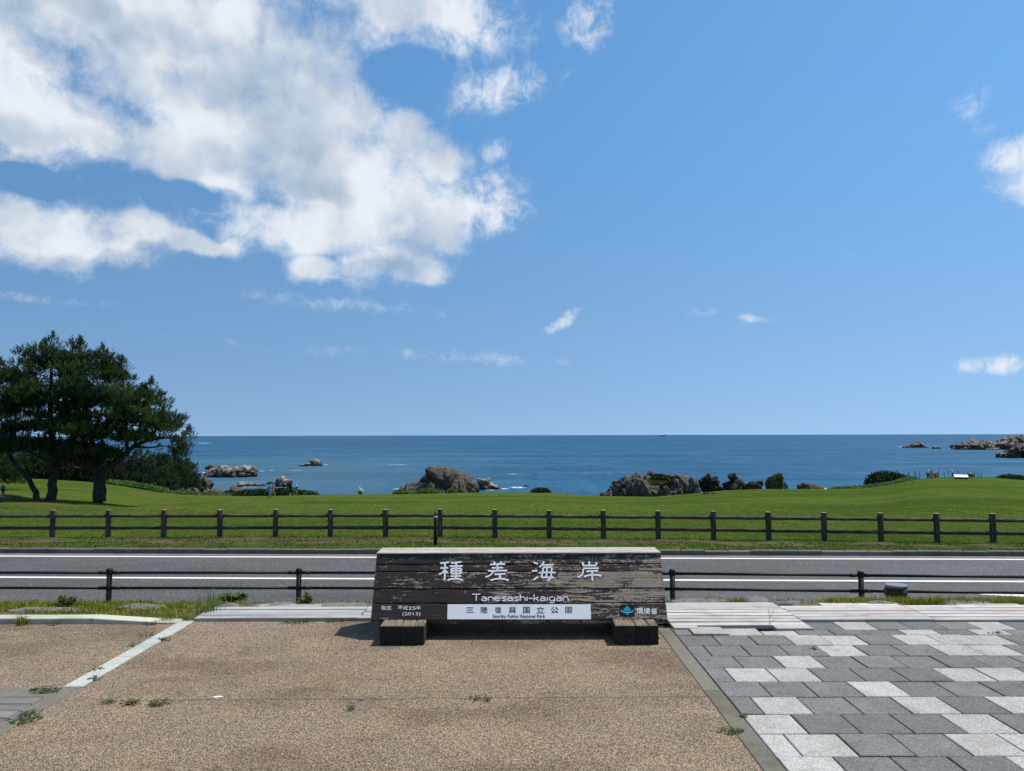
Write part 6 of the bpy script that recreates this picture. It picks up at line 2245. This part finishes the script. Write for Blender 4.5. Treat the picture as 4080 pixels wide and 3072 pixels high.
# ------------------------------------------------------------------ people on the lawn
def skin_person(name, label, loc, H, face, cols, stride=0.12, lean=0.0, arms=((-0.02, 0.02), (0.02, 0.02)), bare_leg=False, bare_arm=True, wide=1.0, group=None, dress=None):
    """one continuous body grown over a skeleton; face is the heading in degrees (0 = towards the sea)"""
    J = {}
    J['pelvis'] = (0, 0, 0.53)
    J['waist'] = (0, lean * 0.4, 0.62)
    J['chest'] = (0, lean * 0.8, 0.735)
    J['neck'] = (0, lean * 1.05, 0.835)
    J['head'] = (0, lean * 1.15 + 0.01, 0.895)
    J['crown'] = (0, lean * 1.2 + 0.006, 0.955)
    for sd, sg in (('l', -1), ('r', 1)):
        fw = stride * (1 if sd == 'l' else -1)
        J['hip' + sd] = (sg * 0.052, 0.0, 0.50)
        J['knee' + sd] = (sg * 0.055, fw * 0.55 + 0.02, 0.285)
        J['ankle' + sd] = (sg * 0.055, fw * 0.9 - (0.05 if fw < 0 else 0), 0.05 + (0.03 if fw < -0.05 else 0))
        J['toe' + sd] = (sg * 0.062, fw * 0.9 + 0.085 - (0.05 if fw < 0 else 0), 0.018 + (0.012 if fw < -0.05 else 0))
        a = arms[0 if sd == 'l' else 1]
        J['sh' + sd] = (sg * 0.105, lean * 0.9, 0.80)
        if not isinstance(a[0], tuple):
            J['el' + sd] = (sg * 0.135 + a[0], lean * 0.9 + a[1] - 0.01, 0.645)
            J['wr' + sd] = (sg * 0.14 + a[0] * 1.4, lean * 0.9 + a[1] * 2.2 + 0.03, 0.495)
            J['ha' + sd] = (sg * 0.14 + a[0] * 1.5, lean * 0.9 + a[1] * 2.6 + 0.04, 0.445)
        else:
            J['el' + sd], J['wr' + sd] = a[0], a[1]
            e_, w_ = Vector(a[0]), Vector(a[1])
            J['ha' + sd] = tuple(w_ + (w_ - e_).normalized() * 0.05)
    E_ = [('pelvis', 'waist', 't'), ('waist', 'chest', 't'), ('chest', 'neck', 't'), ('neck', 'head', 'h'), ('head', 'crown', 'h')]
    for sd in 'lr':
        E_ += [('pelvis', 'hip' + sd, 'p'), ('hip' + sd, 'knee' + sd, 'p'), ('knee' + sd, 'ankle' + sd, 'c'), ('ankle' + sd, 'toe' + sd, 'f'),
               ('chest', 'sh' + sd, 't'), ('sh' + sd, 'el' + sd, 'a'), ('el' + sd, 'wr' + sd, 'b'), ('wr' + sd, 'ha' + sd, 'n')]
    rad = {'pelvis': .088, 'waist': .078, 'chest': .090, 'neck': .034, 'head': .056, 'crown': .046, 'hip': .062, 'knee': .040, 'ankle': .026, 'toe': .022, 'sh': .042, 'el': .031, 'wr': .021, 'ha': .019}
    names = list(J)
    me = bpy.data.meshes.new('skeleton')
    me.from_pydata([tuple(c * H for c in J[k]) for k in names], [(names.index(a), names.index(b)) for a, b, _ in E_], [])
    ob = bpy.data.objects.new('skeleton', me)
    COL.objects.link(ob)
    md = ob.modifiers.new('skin', 'SKIN')
    md.use_smooth_shade = True
    for k, sv in zip(names, me.skin_vertices[0].data):
        key = k if k in rad else k[:-1]
        r_ = rad[key] * H * (wide if key in ('pelvis', 'waist', 'chest', 'hip') else 1)
        sv.radius = (r_, r_ * (0.72 if key in ('chest', 'waist', 'pelvis') else 1))
        sv.use_root = (k == 'pelvis')
    ob.modifiers.new('sub', 'SUBSURF').levels = 1
    dg = bpy.context.evaluated_depsgraph_get()
    body = bpy.data.meshes.new_from_object(ob.evaluated_get(dg))
    COL.objects.unlink(ob)
    bpy.data.objects.remove(ob)
    # clothing by nearest bone
    slots = ['skin', cols['shirt'], cols['pants'], cols.get('shoes', 'c_black'), 'hair']
    body.materials.clear()
    for q in slots:
        body.materials.append(M[q])
    ctr = np.array([p.center[:] for p in body.polygons])
    best = np.full(len(ctr), 1e9)
    idx = np.zeros(len(ctr), int)
    sl_ = {'t': 1, 'h': 0, 'p': 2, 'c': 0 if bare_leg else 2, 'f': 3, 'a': 1, 'b': 0 if bare_arm else 1, 'n': 0}
    for a, b, kd_ in E_:
        A, B = np.array(J[a]) * H, np.array(J[b]) * H
        t_ = np.clip(((ctr - A) @ (B - A)) / max(1e-9, (B - A) @ (B - A)), 0, 1)
        d_ = np.linalg.norm(ctr - (A + t_[:, None] * (B - A)), axis=1) - 0.5 * (rad.get(a, rad.get(a[:-1], .03)) * H)
        m_ = d_ < best
        best[m_] = d_[m_]
        idx[m_] = sl_[kd_]
    hd = np.array(J['head']) * H
    hair = (ctr[:, 2] > hd[2] - 0.01 * H) & ((ctr[:, 1] < hd[1] + 0.012 * H) | (ctr[:, 2] > hd[2] + 0.055 * H))
    idx[hair] = 4
    waist = (idx == 1) & (ctr[:, 2] < 0.535 * H)
    idx[waist] = 2
    body.polygons.foreach_set('material_index', idx.astype(np.int32))
    o = bpy.data.objects.new(name, body)
    link(o)
    o.location = loc
    o.rotation_euler = (0, 0, math.radians(-face))
    tag(o, label, 'person', group)
    o['_h'] = H
    hx, hy, hz = [c * H for c in J['head']]
    if cols.get('hat'):
        MB().lathe([(0.058 * H, 0.02 * H), (0.060 * H, 0.035 * H), (0.054 * H, 0.065 * H), (0.03 * H, 0.082 * H), (0.004, 0.085 * H)], 14, (hx, hy, hz)).build('hat', M[cols['hat']], o, True)
        MB().lathe([(0.058 * H, 0.026 * H), (cols.get('brim', 0.075) * H, 0.018 * H), (cols.get('brim', 0.075) * H, 0.022 * H), (0.056 * H, 0.034 * H)], 16, (hx, hy + (0.01 if cols.get('brim', .075) < .09 else 0), hz)).build('hat_brim', M[cols['hat']], o, True)
    if cols.get('pack'):
        MB().box((-0.085 * H, -0.145 * H, 0.60 * H), (0.085 * H, -0.06 * H, 0.80 * H), 0.02 * H).build('backpack', M[cols['pack']], o)
    if dress:
        MB().lathe([(0.20 * H, 0.10 * H), (0.17 * H, 0.25 * H), (0.13 * H, 0.42 * H), (0.085 * H, 0.60 * H), (0.088 * H, 0.66 * H)], 18).build('skirt', M[dress], o, True)
    # a nose, so that the head reads as a head
    ns = MB().lathe([(0.010 * H, 0), (0.006 * H, 0.014 * H), (0.001, 0.018 * H)], 6).build('nose', M['skin'], o, True)
    ns.location = (hx, hy + 0.052 * H, hz + 0.006 * H)
    ns.rotation_euler = (-PI / 2, 0, 0)
    del o['_h']
    return o


WG = 'visitors on the lawn'
p1 = on_lawn(580.5, 1075.8)
p2 = on_lawn(589.5, 1075.8)
p2.y = p1.y
p2.x = at2(589.5, 1076, p1.y).x
p2.z = tz(p2.x, p2.y)
skin_person('person', 'person in pale blue trousers with a grey backpack under the black umbrella', p1, 1.60, 25, {'shirt': 'c_top', 'pants': 'c_jeans', 'pack': 'c_top', 'shoes': 'c_black'}, 0.08, wide=1.05, arms=((-0.01, 0.0), ((0.15, 0.10, 0.68), (0.13, 0.16, 0.80))), group=WG)
skin_person('person', 'person in red shirt and grey shorts walking with the black umbrella', p2, 1.70, 60, {'shirt': 'c_red', 'pants': 'c_greyshort', 'shoes': 'c_black'}, 0.17, wide=1.3, bare_leg=True, arms=(((-0.16, 0.08, 0.68), (-0.12, 0.16, 0.80)), (0.02, -0.03)), group=WG)
# the umbrella they carry
ux = at2(583.2, 1042, p1.y)
um = empty('umbrella', (ux.x, p1.y + 0.12, ux.z + 0.10))
tag(um, 'open black umbrella held over two walkers', 'umbrella')
nR, seg = 8, 6
Rr, hh = 0.60, 0.34
V, Fc = [], []
for r_ in range(seg + 1):
    f_ = r_ / seg
    for k in range(nR * 4):
        th = 2 * PI * k / (nR * 4)
        rib = abs(((k / 4) % 1) - 0.5) * 2
        rr_ = Rr * f_ * (1 - 0.07 * (1 - rib) * f_)
        V.append((rr_ * math.cos(th), rr_ * math.sin(th), -hh * f_ ** 1.9 + 0.03 * (1 - rib) * f_ ** 2))
n4 = nR * 4
for r_ in range(seg):
    for k in range(n4):
        k2 = (k + 1) % n4
        Fc.append((r_ * n4 + k, r_ * n4 + k2, (r_ + 1) * n4 + k2, (r_ + 1) * n4 + k))
mesh('canopy', V, Fc, M['umbrella_black'], um, True)
MB().tube([(0, 0, 0.07), (0, 0, -0.78)], 0.008, 8).build('shaft', M['stake'], um)
MB().tube([(0, 0, -0.78), (0, 0, -0.90), (0.03, 0, -0.93), (0.05, 0, -0.90)], 0.014, 8).build('handle', M['black_metal'], um, True)
for k in range(nR):
    th = 2 * PI * (k + 0.5) / nR
    MB().tube([(0, 0, -0.02), (Rr * .55 * math.cos(th), Rr * .55 * math.sin(th), -0.13), (Rr * .97 * math.cos(th), Rr * .97 * math.sin(th), -hh * .96)], 0.004, 5).build('rib', M['stake'], um)

p3 = on_lawn(627, 1072.6)
skin_person('person', 'person all in black with a dark cap walking beside the hedge', p3, 1.74, 20, {'shirt': 'c_black', 'pants': 'c_black', 'hat': 'c_black', 'shoes': 'c_beige', 'brim': 0.10}, 0.16, wide=1.15, bare_leg=True, group=WG)
p4 = on_lawn(640.5, 1072.4)
skin_person('person', 'person in white hat, blue top and beige trousers pointing to the right', p4, 1.56, 10, {'shirt': 'c_blue', 'pants': 'c_beige', 'hat': 'c_white', 'shoes': 'c_beige', 'brim': 0.085}, 0.07, arms=((-0.01, 0.02), ((0.22, 0.03, 0.70), (0.32, 0.06, 0.62))), group=WG)
p5 = on_lawn(634, 1072.8)
skin_person('person', 'small child in brown between the walkers in black and blue', p5, 0.80, 10, {'shirt': 'c_brown', 'pants': 'c_beige', 'shoes': 'c_brown'}, 0.06, wide=1.35, group=WG)
for px, dy, nm_, lab, cl in ((776.3, 0.0, 'person', 'person in white with a white cap at the lawn edge, left of the pair', {'shirt': 'c_white', 'pants': 'c_black', 'hat': 'c_white', 'brim': 0.07}),
                             (780.3, 0.5, 'person', 'bareheaded person in white at the lawn edge, right of the pair', {'shirt': 'c_white', 'pants': 'c_black'})):
    Yp = float(np.interp(px, CX, CD)) + 1.6 + dy
    q = at2(px, 1066, Yp)
    q.z = tz(q.x, Yp)
    skin_person(nm_, lab, q, 1.62, 0, cl, 0.02, bare_arm=False, group=WG, wide=1.1)
p6 = on_lawn(2005, 1034.4)
skin_person('person', 'person in white shirt and dark trousers by the tall split boulder', p6, 1.62, 40, {'shirt': 'c_white', 'pants': 'c_black'}, 0.08, group=WG)
p7 = on_lawn(2013, 1035.2)
skin_person('person', 'person in a grey dress by the tall split boulder', p7, 1.55, 30, {'shirt': 'c_dress', 'pants': 'c_dress', 'shoes': 'c_white'}, 0.06, dress='c_dress', group=WG)
p8 = on_lawn(2058.5, 1033.4)
skin_person('person', 'person in white shirt and cap stepping left beside the white board', p8, 1.50, -80, {'shirt': 'c_white', 'pants': 'c_black', 'hat': 'c_white', 'brim': 0.08}, 0.14, lean=0.07, group=WG, wide=1.1)
p9 = on_lawn(6.5, 1073.5)
skin_person('person', 'person in teal top bending at the left edge under the pines', p9, 1.08, -70, {'shirt': 'c_teal', 'pants': 'c_black'}, 0.03, lean=0.05, group=WG, wide=1.15)
q = on_lawn(11, 1075.2)
o = MB().box((-0.45, -0.22, 0.0), (0.25, 0.3, 0.045), 0.02).build('picnic_mat', M['c_mat'])
o.location = q
tag(o, 'turquoise picnic mat on the grass at the left edge', 'mat')
o = boulder('bag', on_lawn(1.5, 1075.0) + Vector((0, 0, 0.08)), (0.30, 0.2, 0.14), M['c_pink'], 91, rough=0.1)
tag(o, 'mauve bag on the grass at the left edge', 'bag')
q = at2(93.5, 1073, TA.y + 0.5)
q.z = tz(q.x, q.y) + 0.08
o = boulder('bag', q, (0.36, 0.2, 0.13), M['c_bag'], 92, rough=0.16)
tag(o, 'pale crumpled bag at the foot of the leaning pine', 'bag')

# ------------------------------------------------------------------ viewpoint on the right knoll
bq = on_lawn(2077, 1035.0)
bd = empty('info_board', bq, -math.atan2(bq.x, bq.y) + 0.06)
tag(bd, 'low slanted white information board on a dark base on the knoll', 'board')
wb = (at2(2088, 1030, bq.y).x - at2(2063, 1030, bq.y).x) / 2
V = [(-wb, -0.1, -0.2), (wb, -0.1, -0.2), (wb, 1.1, -0.2), (-wb, 1.1, -0.2), (-wb, -0.1, 0.27), (wb, -0.1, 0.27), (wb * 0.92, 1.1, 0.56), (-wb * 1.05, 1.1, 0.56)]
mesh('base', V, [(0, 3, 2, 1), (0, 1, 5, 4), (1, 2, 6, 5), (2, 3, 7, 6), (3, 0, 4, 7), (4, 5, 6, 7)], M['board_dark'], bd)
nn_ = Vector((0, -0.44, 1.2)).normalized() * 0.02
T4 = [Vector((-wb - 0.03, -0.16, 0.26)), Vector((wb + 0.03, -0.16, 0.26)), Vector((wb * 0.92 + 0.03, 1.14, 0.575)), Vector((-wb * 1.05 - 0.03, 1.14, 0.575))]
mesh('panel', [*[v + nn_ for v in T4], *[v + nn_ * 3 for v in T4]], [(3, 2, 1, 0), (4, 5, 6, 7), (0, 1, 5, 4), (1, 2, 6, 5), (2, 3, 7, 6), (3, 0, 4, 7)], M['board_white'], bd)


def stakes(name, label, lst, ropes):
    pts = []
    for x, yt, yb in lst:
        a = fr((x, yb))
        g_ = on_lawn(a[0], a[1])
        t_ = at2(*fr((x, yt)), g_.y)
        pts.append((g_, max(0.5, t_.z - g_.z)))
    root = empty(name, pts[0][0])
    tag(root, label, 'rope fence')
    ro_ = Vector(root.location)
    for g_, h_ in pts:
        MB().tube([g_ - ro_ + Vector((0, 0, -0.3)), g_ - ro_ + Vector((0, 0, h_))], 0.042, 8).build('stake', M['stake'], root)
    for i_, j_ in ropes:
        a, b = pts[i_][0] + Vector((0, 0, pts[i_][1] * 0.62)), pts[j_][0] + Vector((0, 0, pts[j_][1] * 0.62))
        P_ = [a.lerp(b, k / 6) + Vector((0, 0, -0.35 * (k / 6) * (1 - k / 6))) - ro_ for k in range(7)]
        MB().tube(P_, 0.012, 5).build('rope', M['rope'], root)
    return root


stakes('rope_fence', 'row of dark stakes with rope left of the white board on the knoll', [(325, 262, 332), (338, 210, 327), (458, 195, 324), (486, 230, 327), (576, 198, 322), (737, 195, 327), (928, 235, 340), (997, 190, 320), (1123, 228, 356), (1206, 195, 322)],
       [(0, 3), (3, 6), (6, 8), (1, 2), (2, 4), (4, 5), (5, 7), (7, 9)])
stakes('rope_fence', 'row of dark stakes with rope round the white board on the knoll', [(1350, 245, 345), (1424, 195, 320), (1643, 205, 328), (1790, 225, 342), (1867, 232, 357), (1938, 247, 376), (1380, 265, 368), (1470, 265, 378), (1550, 255, 376), (1632, 275, 380), (1683, 270, 377), (1738, 265, 377)],
       [(1, 2), (2, 3), (3, 4), (4, 5), (6, 7), (7, 8), (8, 9), (9, 10), (10, 11)])

# ------------------------------------------------------------------ ship on the horizon
shp = at2(1432, 941.5, 9000)
sh = empty('cargo_ship', (shp.x, 9000, SEA))
tag(sh, 'cargo ship far out on the horizon', 'ship')
MB().prism([(-48, -8), (40, -8), (52, 0), (40, 8), (-48, 8)], -2, 8.5).build('hull', M['hull'], sh)
MB().box((28, -7, 8.5), (40, 7, 19)).build('bridge', M['ship_white'], sh)
MB().box((30, -2.5, 19), (35, 2.5, 24)).build('funnel', M['hull'], sh)
MB().tube([(-20, 0, 8.5), (-20, 0, 17)], 1.2, 6).build('mast', M['ship_white'], sh)
